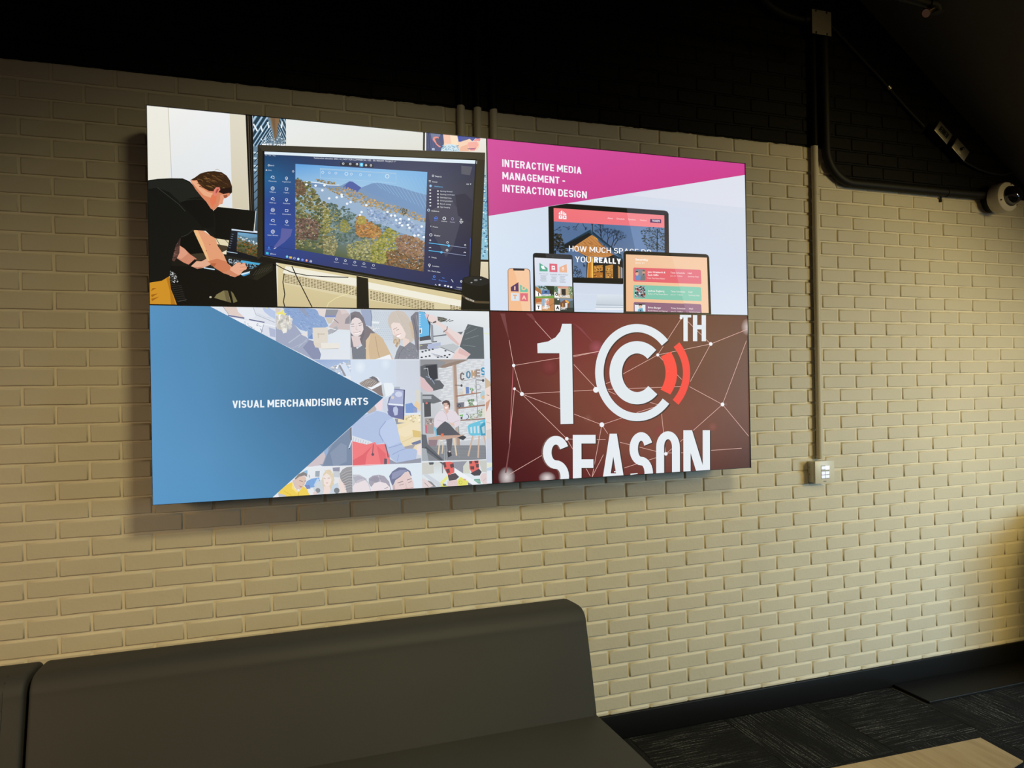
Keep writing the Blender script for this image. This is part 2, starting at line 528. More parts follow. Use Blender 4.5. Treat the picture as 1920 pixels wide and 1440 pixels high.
c1 = empty('wall_conduit', (0, 0, 0))
tag(c1, 'thin vertical conduit, beige then black, running down to the control panel', 'conduit')
R1 = 0.0165
from_bm('pipe', tube_bm([(2.972, -R1-0.003, 1.20), (2.973, -R1-0.003, 1.6), (2.974, -R1-0.003, 2.6), (2.974, -R1-0.003, 3.30)], R1, 20), M_PIPEPAINT, c1, True, 60)
strap(c1, 2.972, 1.213, R1, -R1-0.003, M_PIPEPAINT)
for zz in (2.52, 3.0): strap(c1, 2.974, zz, R1, -R1-0.003, M_PIPEPAINT)

c2 = empty('bent_pipe', (0, 0, 0))
tag(c2, 'thick black pipe bending from vertical to run right to the security camera', 'pipe')
R2 = 0.0215; yy = -R2 - 0.0065
path = [(3.036, yy, 3.30), (3.037, yy, 3.0), (3.038, yy, 2.752)] + arc(3.206, 2.752, 0.168, 180, 270, 14, yy)[1:] + [(3.5, yy, 2.583), (3.83, yy, 2.582), (4.10, yy, 2.584)]
from_bm('pipe', tube_bm(path, R2, 20), M_BLACK, c2, True, 60)
bm = bmesh.new()
tube_bm([(3.828, yy, 2.582), (3.838, yy, 2.582)], R2 + 0.003, 20, bm)
box_bm(3.812, 3.824, -0.008, -0.002, 2.535, 2.562, 0.001, 1, bm)
from_bm('pipe_clip', bm, M_BLACK, c2)

for i, x in enumerate((1.160, 1.232, 1.302)):
    c = empty('riser_pipe', (x, 0, 2.0))
    tag(c, ('leftmost of the three beige riser pipes above the video wall',
            'middle one of the three beige riser pipes above the video wall',
            'rightmost of the three beige riser pipes above the video wall')[i], 'pipe', 'riser pipes behind the video wall')
    r = 0.0165
    from_bm('pipe', tube_bm([(0, -r-0.002, -0.6), (0, -r-0.002, 0.5), (0, -r-0.002, 1.51)], r, 20), M_PIPEPAINT, c, True, 60)
    from_bm('coupling', tube_bm([(0, -r-0.002, 1.20), (0, -r-0.002, 1.26)], r + 0.0035, 20), M_PIPEPAINT, c, True, 60)

# junction box with grey cover plate
j = empty('junction_box', (2.998, 0, 3.355))
tag(j, 'black junction box with grey rounded cover plate high on the wall', 'junction box')
from_bm('box', box_bm(-0.052, 0.052, -0.056, 0.0, -0.056, 0.056, 0.004), M_BLACK, j)
from_bm('cover_plate', box_bm(-0.0585, 0.0585, -0.0605, -0.0565, -0.060, 0.060, 0.0015), M_GREYPLATE, j)
for sx in (-0.036, 0.030):
    for sz in (-0.053, 0.052):
        bm = tube_bm([(sx, -0.0625, sz), (sx, -0.058, sz)], 0.0045, 12)
        box_bm(sx-0.0022, sx+0.0022, -0.0613, -0.060, min(sz, sz*1.17), max(sz, sz*1.17), 0, 1, bm)
        from_bm('screw', bm, M_BEZEL, j)
# flexible conduit leaving the box to the upper left
f = empty('flexible_conduit', (2.9, 0, 3.4))
tag(f, 'black flexible conduit curving from the junction box up to the ceiling', 'conduit')
P0 = [(2.945, -0.03, 3.372), (2.88, -0.03, 3.368), (2.80, -0.032, 3.376), (2.72, -0.034, 3.40), (2.65, -0.034, 3.445), (2.60, -0.034, 3.518)]
bm = tube_bm([(a-2.9, b, c-3.4) for a, b, c in P0], 0.019, 16)
from_bm('hose', bm, M_BLACK, f, True, 60)
from_bm('end_fitting', tube_bm([(0.012, -0.03, -0.0275), (0.045, -0.03, -0.028)], 0.024, 16), M_BLACK, f, True, 40)

# thin cable conduit running down along the slope, with two electrical boxes on it
c3 = empty('cable_conduit', (0, 0, 0))
tag(c3, 'thin black cable conduit slanting down the black wall under the stairs', 'conduit')
cp = [(3.058, -0.012, 3.395), (3.11, -0.012, 3.368), (3.24, -0.012, 3.27), (3.411, -0.012, 3.146), (3.587, -0.012, 3.007), (3.70, -0.012, 2.925)]
from_bm('conduit', tube_bm(cp, 0.009, 12), M_BLACK, c3, True, 60)
cp2 = [(3.968, -0.014, 2.768), (4.02, -0.014, 2.748), (4.09, -0.012, 2.728), (4.17, -0.012, 2.716), (4.27, -0.012, 2.712), (4.34, -0.014, 2.735)]
from_bm('cable', tube_bm(cp2, 0.007, 12), M_BLACK, c3, True, 60)
bm = tube_bm([(3.455, -0.0155, 3.111), (3.470, -0.0155, 3.099)], 0.0125, 12)
from_bm('coupling', bm, M_STEEL, c3, True, 40)

def elec(name, x, z, ang, label, cat):
    o = empty(name, (x, 0, z), (0, math.radians(ang), 0))
    tag(o, label, cat)
    from_bm('box', box_bm(-0.052, 0.052, -0.053, 0.0, -0.031, 0.031, 0.005), M_BLACK, o)
    pl = from_bm('cover_plate', box_bm(-0.0555, 0.0555, -0.0585, -0.0535, -0.0345, 0.0345, 0.0025, 3), M_STEEL, o, True, 40)
    return o, pl
o, pl = elec('outlet_box', 3.784, 2.888, 38, 'steel-plated electrical outlet box slanted under the stairs', 'outlet box')
from_bm('receptacle', box_bm(-0.034, 0.034, -0.061, -0.0584, -0.0165, 0.0165, 0.002), M_BEZEL, o)
for s in (-0.018, 0.018):
    bm = bmesh.new()
    box_bm(s-0.006, s+0.004, -0.0615, -0.061, -0.008, -0.005, 0, 1, bm); box_bm(s-0.006, s+0.004, -0.0615, -0.061, 0.005, 0.008, 0, 1, bm)
    from_bm('socket_slot', bm, M_STEEL, o)
for s in (-0.046, 0.046): from_bm('screw', tube_bm([(s, -0.0600, 0), (s, -0.058, 0)], 0.003, 10), M_STEEL, o)
o, pl = elec('switch_box', 3.904, 2.808, 38, 'steel-plated toggle switch box slanted beside the outlet box', 'switch box')
from_bm('toggle', box_bm(-0.006, 0.006, -0.075, -0.0584, -0.0035, 0.010, 0.002), M_BEZEL, o)
from_bm('name_strip', box_bm(-0.012, 0.012, -0.0592, -0.0584, -0.026, -0.015, 0), M_WHITE, o)
for s in (-0.046, 0.046): from_bm('screw', tube_bm([(s, -0.0600, 0), (s, -0.058, 0)], 0.003, 10), M_STEEL, o)

# sprinkler pipe with its head
s = empty('sprinkler', (3.1, -0.6, 3.2))
tag(s, 'black sprinkler pipe with brass head hanging under the sloping ceiling', 'sprinkler')
from_bm('pipe', tube_bm([(-1.2, 0, 0.02), (-0.3, 0, 0.0), (-0.015, 0, -0.015)], 0.0185, 18), M_BLACK, s, True, 60)
bm = tube_bm([(-0.03, 0, -0.014), (0.0, 0, -0.016), (0.018, 0, -0.026), (0.02, 0, -0.045)], [0.025, 0.027, 0.026, 0.024], 18)
from_bm('elbow', bm, M_BLACK, s, True, 50)
bm = tube_bm([(0.0, -0.005, -0.022), (-0.034, -0.012, -0.048)], [0.016, 0.013], 14)
from_bm('nipple', bm, M_BLACK, s, True, 50)
bm = tube_bm([(-0.034, -0.012, -0.048), (-0.044, -0.014, -0.056)], [0.010, 0.012], 12)
tube_bm([(-0.030, -0.028, -0.046), (-0.060, -0.024, -0.062)], 0.003, 8, bm)
tube_bm([(-0.040, 0.006, -0.058), (-0.062, -0.008, -0.070)], 0.003, 8, bm)
from_bm('sprinkler_head', bm, M_BRASS, s, True, 50)
bm = tube_bm([(-0.060, -0.017, -0.066), (-0.063, -0.0175, -0.068)], 0.017, 14)
from_bm('deflector', bm, M_BRASS, s, True, 50)

# dome security camera
k = empty('security_camera', (4.175, 0, 2.562), (math.radians(90), 0, 0))
tag(k, 'white dome security camera on the wall at the end of the black pipe', 'camera')
from_bm('mounting_plate', lathe_bm([(0, 0.0), (0.062, 0.0), (0.062, 0.045), (0, 0.045)], 40), M_BLACK, k, True, 30)
from_bm('housing', lathe_bm([(0.0, 0.045), (0.074, 0.045), (0.080, 0.05), (0.081, 0.10), (0.077, 0.112), (0.060, 0.124), (0.055, 0.126), (0.052, 0.122), (0.0, 0.12)], 48), M_WHITE, k, True, 35)
from_bm('dome', lathe_bm([(0.051, 0.122), (0.051, 0.130)] + [(0.050*math.cos(a), 0.130 + 0.050*math.sin(a)) for a in [math.pi/2*i/12 for i in range(13)]], 40), M_DOME, k, True, 60)
from_bm('lens_ring', lathe_bm([(0.0535, 0.1245), (0.0535, 0.129), (0.050, 0.131)], 40), M_BEZEL, k, True, 40)
for a in (200, 320, 80):
    cx_, cy_ = 0.067*math.cos(math.radians(a)), 0.067*math.sin(math.radians(a))
    from_bm('screw', tube_bm([(cx_, cy_, 0.114), (cx_, cy_, 0.1215)], 0.004, 10), M_BEZEL, k)

# wall control panel with six lit buttons
p = empty('control_panel', (2.969, 0, 1.1385))
tag(p, 'ivory wall control panel with six glowing buttons under the conduit', 'control panel')
from_bm('back_box', box_bm(-0.057, 0.052, -0.045, 0.0, -0.052, 0.052, 0.005), M_IVORY, p, True, 40)
from_bm('seam_gap', box_bm(-0.0555, 0.0555, -0.0475, -0.045, -0.0515, 0.0515, 0.0), M_BEZEL, p)
from_bm('face_plate', box_bm(-0.0585, 0.0585, -0.055, -0.0475, -0.0555, 0.0555, 0.0015), M_IVORY, p, True, 40)
def emit(name, col, s):
    t = NT(name)
    nz = t.n('TexNoise', ins={'Vector': t.n('NewGeometry').outputs['Position'], 'Scale': 90.0})
    t.set(Base_Color=(0.3, 0.3, 0.32), Roughness=0.4, Emission_Color=t.mix(nz.outputs[0], tuple(c*0.92 for c in col), col), Emission_Strength=s)
    return t.m
M_BTN = emit('lit_button', (0.66, 0.70, 0.88), 1.0)
M_BTN2 = emit('brightly_lit_button', (0.95, 0.97, 1.0), 1.1)
from_bm('button_surround', box_bm(-0.024, 0.0265, -0.0557, -0.0549, -0.033, 0.033, 0.0), M_GREYPLATE, p)
for i, (x, z, ww, hh) in enumerate(((-0.0115, 0.0215, 0.021, 0.015), (0.0135, 0.0215, 0.024, 0.0195), (-0.0115, -0.004, 0.021, 0.0145), (0.0135, -0.004, 0.022, 0.0145), (-0.0115, -0.022, 0.021, 0.0145), (0.0135, -0.022, 0.022, 0.0145))):
    from_bm('button', box_bm(x-ww/2, x+ww/2, -0.0585, -0.0556, z-hh/2, z+hh/2, 0.001), M_BTN2 if i == 1 else M_BTN, p)
for zz in (0.022, -0.012):
    from_bm('screw_hole', tube_bm([(-0.0572, -0.012, zz), (-0.0566, -0.012, zz)], 0.0022, 10), M_BEZEL, p)
from_bm('maker_mark', box_bm(-0.010, 0.008, -0.0553, -0.0549, -0.0465, -0.0435, 0.0), M_BEZEL, p)
# ------------------------------------------------------------------ video wall
VW, VH, VY = 2.4232, 1.3648, -0.2047             # four displays, front plane
VZ = 2.5683                                      # top edge

def screen_mat():
    t = NT('lit_screen')
    at = t.n('VertexColor', layer_name='shown').outputs[0]
    t.set(Base_Color=(0.01, 0.01, 0.01), Roughness=0.35, Emission_Color=at, Emission_Strength=1.0)
    t.b.inputs['Specular IOR Level'].default_value = 0.15
    return t.m
M_SCREEN = screen_mat()

_glyph = {}
def glyphs(s, bold):
    """flat triangles of a line of text set in the built-in font, cap height 1"""
    key = (s, bold)
    if key in _glyph: return _glyph[key]
    def tris(body):
        cu = bpy.data.curves.new('t', 'FONT')
        cu.body = body; cu.size = 1.0; cu.offset = bold; cu.resolution_u = 3; cu.fill_mode = 'FRONT'
        ob = bpy.data.objects.new('t', cu)
        COL.objects.link(ob)
        dg = bpy.context.evaluated_depsgraph_get()
        me = ob.evaluated_get(dg).to_mesh()
        me.calc_loop_triangles()
        co = [(v.co.x, v.co.y) for v in me.vertices]
        out = [[co[i] for i in t.vertices] for t in me.loop_triangles]
        ob.evaluated_get(dg).to_mesh_clear()
        bpy.data.objects.remove(ob); bpy.data.curves.remove(cu)
        return out
    t = tris(s)
    h = tris('H')
    cap = max(p[1] for q in h for p in q); bot = min(p[1] for q in h for p in q)
    x0 = min(p[0] for q in t for p in q); x1 = max(p[0] for q in t for p in q)
    out = [[((p[0]-x0)/(x1-x0), (p[1]-bot)/(cap-bot)) for p in q] for q in t]
    _glyph[key] = out
    return out


def din_glyph(ch, w, t):
    """polygons of one engineered sans-serif capital, cap height 1, stroke t"""
    out = []
    def bar(x0, y0, x1, y1): out.append([(x0, y0), (x1, y0), (x1, y1), (x0, y1)])
    def slant(xa, ya, xb, yb, th): out.append([(xa-th/2, ya), (xa+th/2, ya), (xb+th/2, yb), (xb-th/2, yb)])
    def bow(cx, cy, rx, ry, a0, a1, n=14):
        for i in range(n):
            q = []
            for k, s_ in ((i, -1), (i, 1), (i+1, 1), (i+1, -1)):
                a = math.radians(a0 + (a1-a0)*k/n)
                q.append((cx + (rx+s_*t/2)*math.cos(a), cy + (ry+s_*t/2)*math.sin(a)))
            out.append(q)
    h = t/2
    d = 1.06*t
    if ch == 'I': bar(0, 0, t, 1)
    elif ch == 'L': bar(0, 0, t, 1); bar(0, 0, w, t)
    elif ch == 'T': bar(w/2-h, 0, w/2+h, 1); bar(0, 1-t, w, 1)
    elif ch == 'E': bar(0, 0, t, 1); bar(0, 0, w, t); bar(0, 1-t, w, 1); bar(0, 0.5-h, w*0.9, 0.5+h)
    elif ch == 'H': bar(0, 0, t, 1); bar(w-t, 0, w, 1); bar(0, 0.5-h, w, 0.5+h)
    elif ch == 'N': bar(0, 0, t, 1); bar(w-t, 0, w, 1); slant(w-d/2-0.1*t, 0, d/2+0.1*t, 1, d*1.1)
    elif ch == 'M': bar(0, 0, t, 1); bar(w-t, 0, w, 1); slant(w/2, 0.25, d/2, 1, d); slant(w/2, 0.25, w-d/2, 1, d)
    elif ch == 'A': slant(d/2, 0, w/2, 1, d); slant(w-d/2, 0, w/2, 1, d); bar(w*0.2, 0.2, w*0.8, 0.2+t*0.95)
    elif ch == 'V': slant(w/2, 0, d/2, 1, d); slant(w/2, 0, w-d/2, 1, d)
    elif ch == 'W': slant(w*0.27, 0, d/2, 1, d); slant(w*0.27, 0, w/2, 1, d); slant(w*0.73, 0, w/2, 1, d); slant(w*0.73, 0, w-d/2, 1, d)
    elif ch == 'Y': bar(w/2-h, 0, w/2+h, 0.45); slant(w/2, 0.4, d/2, 1, d); slant(w/2, 0.4, w-d/2, 1, d)
    elif ch == '-': bar(0, 0.36, w, 0.36+t)
    elif ch in 'OUCG':
        rx, ry = w/2-h, min(0.30, w*0.5)
        if ch != 'U': bow(w/2, 1-h-ry, rx, ry, 15 if ch in 'CG' else 0, 180)
        bow(w/2, h+ry, rx, ry, 180, 345 if ch == 'C' else 360)
        bar(0, h+ry, t, 1 if ch == 'U' else 1-h-ry)
        if ch in 'OU': bar(w-t, h+ry, w, 1 if ch == 'U' else 1-h-ry)
        if ch == 'G': bar(w-t, h+ry, w, 0.54); bar(w*0.52, 0.54-t*0.9, w, 0.54)
    elif ch == 'D':
        ry = 0.32; bar(0, 0, t, 1); bar(0, 1-t, w*0.5, 1); bar(0, 0, w*0.5, t)
        bow(w*0.5, 1-h-ry, w*0.5-h, ry, 0, 90); bow(w*0.5, h+ry, w*0.5-h, ry, -90, 0); bar(w-t, h+ry, w, 1-h-ry)
    elif ch in 'PR':
        lo = 0.42; cy = (1-h+lo+h)/2; ry = (1-h-lo-h)/2
        bar(0, 0, t, 1); bar(0, 1-t, w*0.55, 1); bar(0, lo, w*0.55, lo+t)
        bow(w*0.55, cy, w*0.45-h, ry, -90, 90)
        if ch == 'R': slant(w-d/2, 0, w*0.55, lo+t*0.5, d)
    elif ch == 'S':
        ry = (0.5-h)/2; rx = w/2-h
        bow(w/2, 1-h-ry, rx, ry, 22, 270, 20); bow(w/2, h+ry, rx, ry, 90, -158, 20)
    return out
DINW = dict(I=0.0, L=0.47, T=0.54, E=0.5, H=0.6, N=0.62, M=0.76, A=0.64, V=0.62, W=0.92, Y=0.6, O=0.6, U=0.6, C=0.57, G=0.6, D=0.6, P=0.56, R=0.6, S=0.57)
DINW['-'] = 0.32
def din(s, t):
    """a line of capitals as polygons with x from 0 to 1"""
    x = 0.0
    out = []
    for ch in s:
        if ch == ' ': x += 0.26; continue
        wd = t if ch == 'I' else DINW[ch] + (t-0.16)*0.5
        for q in din_glyph(ch, wd, t): out.append([(x+a, b) for a, b in q])
        x += wd + 0.115
    x -= 0.115
    return [[(a/x, b) for a, b in q] for q in out]

def homography(src, dst):
    A = []; b = []
    for (x, y), (u, v) in zip(src, dst):
        A.append([x, y, 1, 0, 0, 0, -u*x, -u*y]); b.append(u)
        A.append([0, 0, 0, x, y, 1, -v*x, -v*y]); b.append(v)
    h = np.linalg.solve(np.array(A, float), np.array(b, float))
    return np.append(h, 1).reshape(3, 3)

def clip_poly(poly, clip):
    """convex polygon (x, y, r, g, b) clipped by a convex polygon given anticlockwise"""
    n = len(clip)
    for i in range(n):
        ax, ay = clip[i]; bx, by = clip[(i+1) % n]
        out = []
        m = len(poly)
        for k in range(m):
            p, q = poly[k], poly[(k+1) % m]
            dp = (bx-ax)*(p[1]-ay) - (by-ay)*(p[0]-ax)
            dq = (bx-ax)*(q[1]-ay) - (by-ay)*(q[0]-ax)
            if dp >= 0: out.append(p)
            if (dp >= 0) != (dq >= 0):
                s = dp / (dp - dq)
                out.append(tuple(p[j] + s*(q[j]-p[j]) for j in range(5)))
        poly = out
        if len(poly) < 3: return []
    return poly

class Pic:
    """what one display shows, as flat coloured facets on its screen"""
    def __init__(self, corners, w, h):
        self.H = homography(corners, [(0, 0), (w, 0), (w, -h), (0, -h)])
        self.w, self.h = w, h
        self.v, self.c, self.f = [], [], []
        self.layer = 0
        self.crop(0, 0, 1)
        self.window = None
        self.rnd = random.Random(11)
    def crop(self, x, y, s): self.k = (x, y, s)
    def to(self, p):
        x, y = self.k[0] + p[0]/self.k[2], self.k[1] + p[1]/self.k[2]
        q = self.H @ np.array([x, y, 1.0])
        return q[0]/q[2], q[1]/q[2]
    def clipwin(self, pts):
        if pts is None: self.window = None; return
        w = [self.to(p) for p in pairs(pts)]
        a = sum(w[i][0]*w[(i+1) % len(w)][1] - w[(i+1) % len(w)][0]*w[i][1] for i in range(len(w)))
        self.window = w if a > 0 else w[::-1]
    def tri(self, pts, cols, layer):
        poly = [(*p, *c) for p, c in zip(pts, cols)]
        poly = clip_poly(poly, [(0, -self.h), (self.w, -self.h), (self.w, 0), (0, 0)])
        if poly and self.window: poly = clip_poly(poly, self.window)
        if len(poly) < 3: return
        i0 = len(self.v)
        y = -layer * 1.6e-5
        for p in poly:
            self.v.append((p[0], y, p[1])); self.c.append((p[2], p[3], p[4], 1.0))
        self.f.append(list(range(i0, i0+len(poly))))
    def up(self): self.layer += 1
    def poly(self, pts, col, same=False):
        if not same: self.up()
        P = [self.to(p) for p in pairs(pts)]
        c = lin(col)
        if len(P) == 3: T = [(0, 1, 2)]
        else: T = tessellate_polygon([[Vector((p[0], p[1], 0)) for p in P]])
        for t in T: self.tri([P[i] for i in t], [c]*3, self.layer)
    def rect(self, x0, y0, x1, y1, col, same=False): self.poly([x0, y0, x1, y0, x1, y1, x0, y1], col, same)
    def grid(self, quad, cols, n=4):
        """four-cornered patch filled from a matrix of colours"""
        self.up()
        q = pairs(quad)
        M = np.array([[lin(c) for c in r] for r in cols])
        R, C = M.shape[0], M.shape[1]
        NR, NC = (R-1)*n, (C-1)*n
        def colr(u, v):
            a, b = v*(R-1), u*(C-1)
            i, j = min(int(a), R-2), min(int(b), C-2)
            s, t = a-i, b-j
            return tuple((1-s)*((1-t)*M[i, j]+t*M[i, j+1]) + s*((1-t)*M[i+1, j]+t*M[i+1, j+1]))
        def pos(u, v):
            x = (1-v)*((1-u)*q[0][0]+u*q[1][0]) + v*((1-u)*q[3][0]+u*q[2][0])
            y = (1-v)*((1-u)*q[0][1]+u*q[1][1]) + v*((1-u)*q[3][1]+u*q[2][1])
            return self.to((x, y))
        G = [[(pos(j/NC, i/NR), colr(j/NC, i/NR)) for j in range(NC+1)] for i in range(NR+1)]
        for i in range(NR):
            for j in range(NC):
                a, b, c, d = G[i][j], G[i][j+1], G[i+1][j+1], G[i+1][j]
                self.tri([a[0], b[0], c[0]], [a[1], b[1], c[1]], self.layer)
                self.tri([a[0], c[0], d[0]], [a[1], c[1], d[1]], self.layer)
    def fade(self, x, y, rx, ry, c0, c1, n=20, same=False):
        """round patch fading from its middle to its rim"""
        if not same: self.up()
        a, b = lin(c0), lin(c1)
        m = self.to((x, y))
        R = [self.to((x + rx*math.cos(2*math.pi*i/n), y + ry*math.sin(2*math.pi*i/n))) for i in range(n)]
        for i in range(n): self.tri([m, R[i], R[(i+1) % n]], [a, b, b], self.layer)
    def oval(self, x, y, rx, ry, col, n=18, rot=0.0, same=False):
        ca, sa = math.cos(rot), math.sin(rot)
        pts = []
        for i in range(n):
            u, v = rx*math.cos(2*math.pi*i/n), ry*math.sin(2*math.pi*i/n)
            pts += [x + u*ca - v*sa, y + u*sa + v*ca]
        self.poly(pts, col, same)
    def line(self, pts, wd, col, same=False, taper=None):
        if not same: self.up()
        P = pairs(pts)
        for i, (p, q) in enumerate(zip(P[:-1], P[1:])):
            dx, dy = q[0]-p[0], q[1]-p[1]
            L = math.hypot(dx, dy) or 1
            w0 = w1 = wd/2
            if taper: w0, w1 = wd/2*(1-(1-taper)*i/(len(P)-1)), wd/2*(1-(1-taper)*(i+1)/(len(P)-1))
            ex, ey = dx/L*w0*0.6, dy/L*w0*0.6
            nx, ny = -dy/L, dx/L
            self.poly([p[0]-ex+nx*w0, p[1]-ey+ny*w0, q[0]+ex+nx*w1, q[1]+ey+ny*w1, q[0]+ex-nx*w1, q[1]+ey-ny*w1, p[0]-ex-nx*w0, p[1]-ey-ny*w0], col, True)
    def ring(self, x, y, r0, r1, col, a0=0, a1=360, n=36, sx=1.0, rot=0, same=False):
        if not same: self.up()
        c = lin(col)
        for i in range(n):
            t0, t1 = [math.radians(a0+(a1-a0)*k/n) for k in (i, i+1)]
            q = [self.to((x+sx*r*math.cos(t), y+r*math.sin(t))) for r, t in ((r0, t0), (r1, t0), (r1, t1), (r0, t1))]
            self.tri(q[:3], [c]*3, self.layer); self.tri([q[0], q[2], q[3]], [c]*3, self.layer)
    def text(self, s, x0, y0, x1, y1, hgt, col, bold=0.0, h2=None):
        """text with its baseline from (x0, y0) to (x1, y1) and cap height hgt"""
        self.up()
        c = lin(col)
        h2 = hgt if h2 is None else h2
        for t in glyphs(s, bold):
            P = []
            for u, v in t:
                hh = hgt + (h2-hgt)*u
                P.append(self.to((x0+(x1-x0)*u, y0+(y1-y0)*u - hh*v)))
            self.tri(P, [c]*3, self.layer)
    def caps(self, s, x0, y0, x1, y1, hgt, col, t=0.17, h2=None, polys=None):
        self.up()
        c = lin(col)
        h2 = hgt if h2 is None else h2
        for q in (polys or din(s, t)):
            P = [self.to((x0+(x1-x0)*u, y0+(y1-y0)*u - (hgt+(h2-hgt)*u)*v)) for u, v in q]
            self.tri(P[:3], [c]*3, self.layer); self.tri([P[0], P[2], P[3]], [c]*3, self.layer)
    def letter(self, ch, x0, x1, y, hgt, col, t):
        w_ = (x1-x0)/hgt
        self.caps(ch, x0, y, x1, y, hgt, col, polys=[[(a/w_, b) for a, b in q] for q in din_glyph(ch, w_, t)])
    def blobs(self, region, n, s0, s1, cols, flat=0.7, layers=5, sides=6):
        """irregular dabs scattered inside a polygon"""
        P = pairs(region)
        xs, ys = [p[0] for p in P], [p[1] for p in P]
        L0 = self.layer
        k = 0
        tries = 0
        while k < n and tries < n*40:
            tries += 1
            x, y = self.rnd.uniform(min(xs), max(xs)), self.rnd.uniform(min(ys), max(ys))
            if not inside(P, x, y): continue
            s = self.rnd.uniform(s0, s1)
            c = self.rnd.choice(cols)
            f = self.rnd.uniform(0.88, 1.12)
            c = tuple(min(255, v*f) for v in c)
            pts = []
            r0 = self.rnd.uniform(0, 6.28)
            for i in range(sides):
                a = r0 + 2*math.pi*i/sides; r = s*self.rnd.uniform(0.6, 1.1)
                pts += [x + r*math.cos(a), y + flat*r*math.sin(a)]
            self.layer = L0 + 1 + k % layers
            self.poly(pts, c, True)
            k += 1
        self.layer = L0 + layers
    def build(self, parent):
        me = bpy.data.meshes.new('screen')
        me.from_pydata(self.v, [], self.f)
        ca = me.color_attributes.new('shown', 'FLOAT_COLOR', 'POINT')
        ca.data.foreach_set('color', np.array(self.c, np.float32).ravel())
        return link('screen', me, M_SCREEN, parent)

def pairs(f):
    return list(zip(f[0::2], f[1::2])) if not isinstance(f[0], (tuple, list)) else f
def inside(P, x, y):
    r = False
    j = len(P) - 1
    for i in range(len(P)):
        if (P[i][1] > y) != (P[j][1] > y) and x < (P[j][0]-P[i][0])*(y-P[i][1])/(P[j][1]-P[i][1]) + P[i][0]: r = not r
        j = i
    return r

BZ = 0.0021
def display(ix, iz, corners, label):
    w_, h_ = VW/2, VH/2
    t = empty('video_wall_display', (ix*w_, VY, VZ - iz*h_))
    tag(t, label, 'display', 'displays of the video wall')
    from_bm('housing', box_bm(0.0004, w_-0.0004, 0.004, 0.095, -h_+0.0004, -0.0004, 0.002), M_BEZEL, t)
    bm = bmesh.new()
    o = [(0.0003, -0.0003), (w_-0.0003, -0.0003), (w_-0.0003, -h_+0.0003), (0.0003, -h_+0.0003)]
    i = [(BZ, -BZ), (w_-BZ, -BZ), (w_-BZ, -h_+BZ), (BZ, -h_+BZ)]
    O = [bm.verts.new((x, -0.0045, z)) for x, z in o]; I = [bm.verts.new((x, -0.0045, z)) for x, z in i]
    O2 = [bm.verts.new((x, 0.004, z)) for x, z in o]; I2 = [bm.verts.new((x, 0.002, z)) for x, z in i]
    for k in range(4):
        k2 = (k+1) % 4
        bm.faces.new((O[k], O[k2], I[k2], I[k])); bm.faces.new((O[k], O2[k], O2[k2], O[k2])); bm.faces.new((I[k], I[k2], I2[k2], I2[k]))
    from_bm('bezel', bm, M_BEZEL, t)
    p = Pic(corners, w_-2*BZ, h_-2*BZ)
    return t, p

def finish(t, p):
    s = p.build(t)
    s.location = (BZ, 0.0005, -BZ)

# wall brackets that carry the displays
fr = empty('wall_mount', (VW/2, 0, VZ - VH/2))
tag(fr, 'black steel mounting frame behind the four displays', 'mount')
for zz in (-0.48, -0.2, 0.2, 0.48):
    from_bm('rail', box_bm(-1.1, 1.1, -0.075, -0.03, zz-0.02, zz+0.02, 0.002), M_BLACK, fr)
for xx in (-0.95, -0.3, 0.3, 0.95):
    from_bm('upright', box_bm(xx-0.02, xx+0.02, -0.030, 0.0, -0.55, 0.55, 0.002), M_BLACK, fr)
    from_bm('arm', box_bm(xx-0.015, xx+0.015, -0.1095, -0.075, -0.52, 0.52, 0.002), M_BLACK, fr)
# ================================================================== display 1: man at a laptop beside a large monitor
t1, p = display(0, 0, [(275,193.5),(914,262),(917.5,584.5),(280,570.5)],
    'upper left display showing a man bent over a laptop beside a large monitor')
WHT = (236, 240, 244)
p.grid([274,190, 917,260, 919,586, 279,573], [[(238,236,226)]*2, [(226,222,206)]*2])
p.crop(260, 180, 3.4294)
p.grid([195,60, 590,100, 605,720, 200,560], [[(240,240,236),(236,238,240)], [(226,230,232),(222,228,234)]])
p.grid([590,98, 700,110, 712,735, 606,720], [[(224,218,200)]*2, [(212,202,178)]*2])
p.line([190,58, 212,520], 5, (206,200,186))
# window frame and the strip beside it
p.poly([693,108, 745,114, 778,760, 716,740], (18,16,15))
p.line([709,110, 728,738], 5, (92,80,64)); p.line([722,112, 740,740], 3, (70,62,52))
p.poly([737,114, 748,115, 776,760, 764,758], (196,206,222))
# poster of a glass corridor
p.crop(460, 190, 10.283)
p.clipwin([165,235, 808,305, 815,2600, 190,2600])
p.grid([165,235, 815,305, 830,2600, 190,2600], [[(96,122,140),(120,135,140)],[(110,140,165),(130,150,165)],[(40,58,70),(40,60,70)]])
for i in range(16):
    f = i/16.0
    s = 0.82**i
    x0, y0 = 600 - 440*s, 780 - 540*s
    p.line([x0-420*s, y0+640*s, x0+160*s, y0-240*s], 90*s, (38,62,78), same=i > 0)
    p.line([x0-420*s+52*s, y0+640*s+52*s, x0+160*s+50*s, y0-240*s+50*s], 46*s, (168,200,224), same=True)
    x1 = 600 + 210*s
    p.line([x1+230*s, y0+560*s, x1-90*s, y0-120*s], 58*s, (48,70,86), same=True)
    p.line([x1+270*s, y0+560*s, x1-50*s, y0-120*s], 30*s, (164,192,212), same=True)
for a, b, c, d in ((180,420,250,550), (320,460,352,560), (455,390,475,490), (735,380,722,490), (490,590,502,640), (700,590,692,640), (320,700,345,735), (400,680,410,710)):
    p.line([a,b,c,d], 26 if d < 600 else 14, (238,246,250))
p.poly([500,285, 690,305, 640,520, 610,770, 590,770, 545,500], (134,106,74))
p.poly([520,288, 600,296, 604,760, 570,520], (118,92,66))
